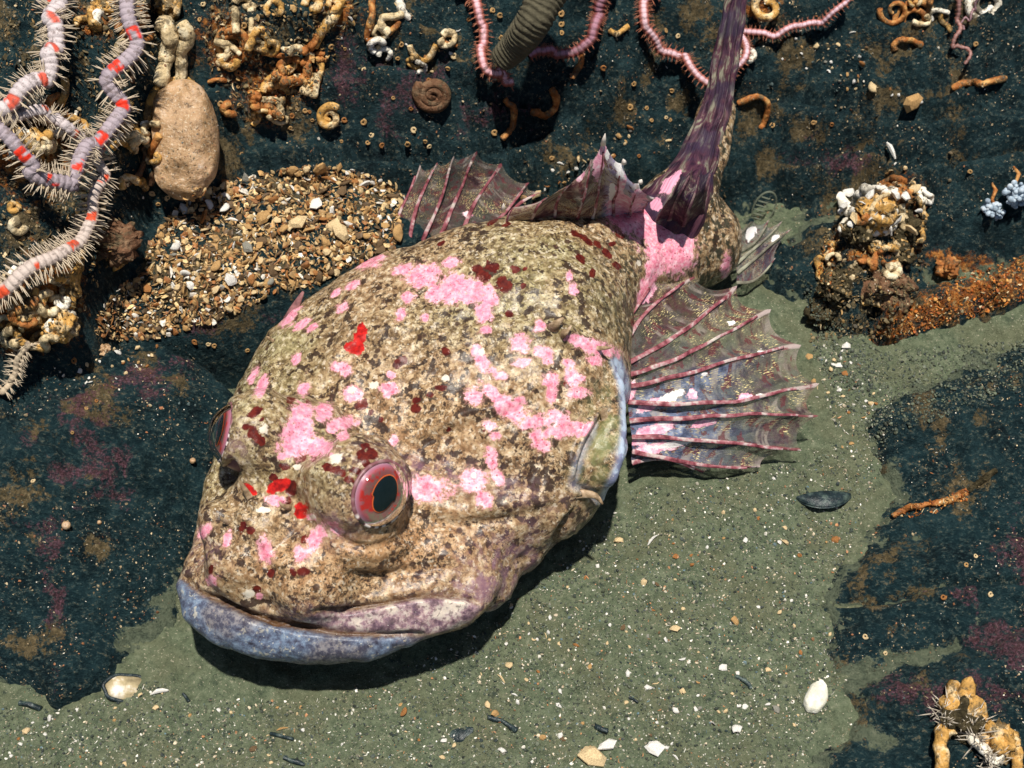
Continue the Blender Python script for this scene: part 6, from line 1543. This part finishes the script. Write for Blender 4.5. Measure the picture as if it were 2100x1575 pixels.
# uncountable grit: gravel crumbs, silt clods, pale specks
def grit(name, polys, n, lo, hi, palette, weights, label, lift=.2, tilt=.6, seed=1, flatk=None, keep=None):
    r = np.random.default_rng(seed); Vs, Fs, Cs, m = [], [], [], 0
    lib = [(V * np.array([1.15, 1.15, .7]), Fc) for k, V, Fc in PROTO if k in ('shard', 'sliver')] if flatk is None else [proto('grain', 300 + j) for j in range(6)]
    lib = [(V, [f for f in Fc]) for V, Fc in lib]
    pal = np.array(palette)
    pts = np.vstack([sample(p, int(n * w), r) for p, w in polys])
    for px, py in pts:
        h = hit(px, py)
        if h is None or (keep and not keep(h, px, py)): continue
        V, Fc = lib[r.integers(len(lib))]; s = float(np.clip(r.lognormal(math.log(lo * 1.3), .4), lo, hi)) * h[3] / F
        x, y, z = lie(h[1], r, tilt)
        W = h[0] + h[1] * s * lift + (V * s) @ np.array([x, y, z]); Vs.append(W); Fs += [tuple(j + m for j in f) for f in Fc]; m += len(V)
        c = pal[r.choice(len(pal), p=weights)] * r.uniform(.7, 1.25); Cs.append(np.repeat(c[None], len(V), 0))
    me = mesh_from(name, np.vstack(Vs), Fs, False); attr_col(me, 'tint', np.clip(np.vstack(Cs), 0, .92))
    return tag(put(name, me, M_GRIT), label, kind='stuff')
ALL = [(-20, -20), (2120, -20), (2120, 1600), (-20, 1600)]
def fish_specks(n, seed):
    r = np.random.default_rng(seed); Vs, Fs, Cs, m = [], [], [], 0; V, Fc = proto('grain', 301)
    for px, py in np.c_[r.uniform(380, 1520, n), r.uniform(400, 1350, n)]:
        d = ray(px, py)[0]; h = FISH_BV.ray_cast(Vector(CAMP), Vector(d))
        if h[0] is None or np.array(h[1]) @ VIEW < .25: continue
        if min(np.linalg.norm(np.array(h[0]) - EYE_R), np.linalg.norm(np.array(h[0]) - EYE_L)) < ER * 1.25: continue
        s = float(np.clip(r.lognormal(.75, .4), 1.4, 4.2)) * h[3] / F; x, y, z = lie(np.array(h[1]), r, .3)
        Vs.append(np.array(h[0]) + (V * s) @ np.array([x, y, z])); Fs += [tuple(j + m for j in f) for f in Fc]; m += len(V)
        c = np.array([(.80, .76, .66), (.55, .44, .28), (.05, .035, .025)][r.choice(3, p=[.45, .2, .35])]); Cs.append(np.repeat(c[None], len(V), 0))
    me = mesh_from('silt_specks', np.vstack(Vs), Fs, False); attr_col(me, 'tint', np.vstack(Cs)); tag(put('silt_specks', me, M_GRIT), 'fine pale and dark specks of silt lying on the skin of the fish', kind='stuff')
fish_specks(1500, 77)  # silt grains on the skin; the pale ones imitate small highlights
shellpal = [(.78, .72, .62), (.66, .47, .23), (.46, .27, .105), (.32, .13, .04), (.12, .072, .035)]
grit('shell_gravel', [(HEAP, 1.0)], 4800, 6.5, 18, shellpal, [.08, .26, .30, .14, .22], 'heap of crushed tan and white shell on the ledge', .25, .7, 2)
BED = BED1
grit('silt_clods', [(BED, .8), ([(1640, 560), (1800, 720), (2100, 700), (2100, 800), (1800, 900), (1680, 760)], .2)], 11000, 4, 12, [(.10, .12, .08), (.045, .060, .048), (.14, .16, .11), (.018, .030, .030)], [.42, .26, .2, .12], 'loose clods of green-grey silt on the sea bed', .1, .6, 3, flatk=1)
grit('pale_grit', [(BED, 1.0)], 5200, 2.5, 8, [(.78, .74, .64), (.58, .48, .34), (.42, .20, .09), (.10, .16, .18), (.30, .28, .22)], [.34, .30, .12, .10, .14], 'pale shell grit sprinkled over the sediment', .25, .6, 4)
grit('rock_grit', [([(-20, -20), (2120, -20), (2120, 560), (1650, 640), (1500, 420), (1000, 420), (830, 380), (300, 430), (-20, 700)], .62), ([(-20, 740), (380, 700), (470, 860), (390, 1150), (360, 1300), (130, 1440), (-20, 1420)], .2), ([(1700, 1200), (1860, 1000), (1800, 800), (2120, 730), (2120, 1600), (1700, 1560)], .18)], 13000, 2.2, 8, [(.70, .64, .54), (.46, .36, .22), (.22, .16, .09), (.30, .12, .05), (.06, .09, .09)], [.08, .25, .35, .12, .20], 'fine grit and specks clinging to the rocks', .15, .5, 5, keep=lambda h, x, y: noise(h[0][None], 4.0, 7.)[0] + .6 * noise(h[0][None], 11.0, 3.)[0] > -.08)
grit('brown_turf', [([(-20, -20), (350, -20), (300, 260), (230, 520), (140, 700), (-20, 720)], .40), ([(1660, 700), (1690, 480), (1760, 390), (1900, 360), (1900, 560), (1840, 690)], .25), ([(420, -20), (760, -20), (700, 100), (600, 240), (500, 260), (420, 120)], .2), ], 4600, 5, 15, [(.13, .10, .05), (.22, .16, .075), (.40, .24, .09), (.55, .42, .24), (.05, .04, .022)], [.30, .26, .16, .12, .16], 'crumbly brown turf and crusts between the tubes', .2, .8, 6, keep=lambda h, x, y: not h[2].startswith(('worm_tube_white', 'sponge')) or (int(x * 7 + y) % 9 == 0))
grit('orange_crust', [([(1770, 700), (1960, 570), (2110, 520), (2110, 610), (1900, 680)], .75), ([(1670, 560), (1690, 500), (1720, 480), (1700, 600)], .1), ([(520, 240), (500, 180), (640, 100), (660, 180)], .12), ([(1826, 1068), (1850, 1040), (1930, 1022), (1985, 1000), (1990, 1022), (1920, 1052)], .1)], 1500, 3.5, 11, [(.50, .16, .025), (.36, .09, .015), (.60, .30, .08), (.66, .52, .30), (.12, .045, .015)], [.32, .26, .22, .08, .12], 'rough orange crust along the right stone ridge', .12, .9, 7)
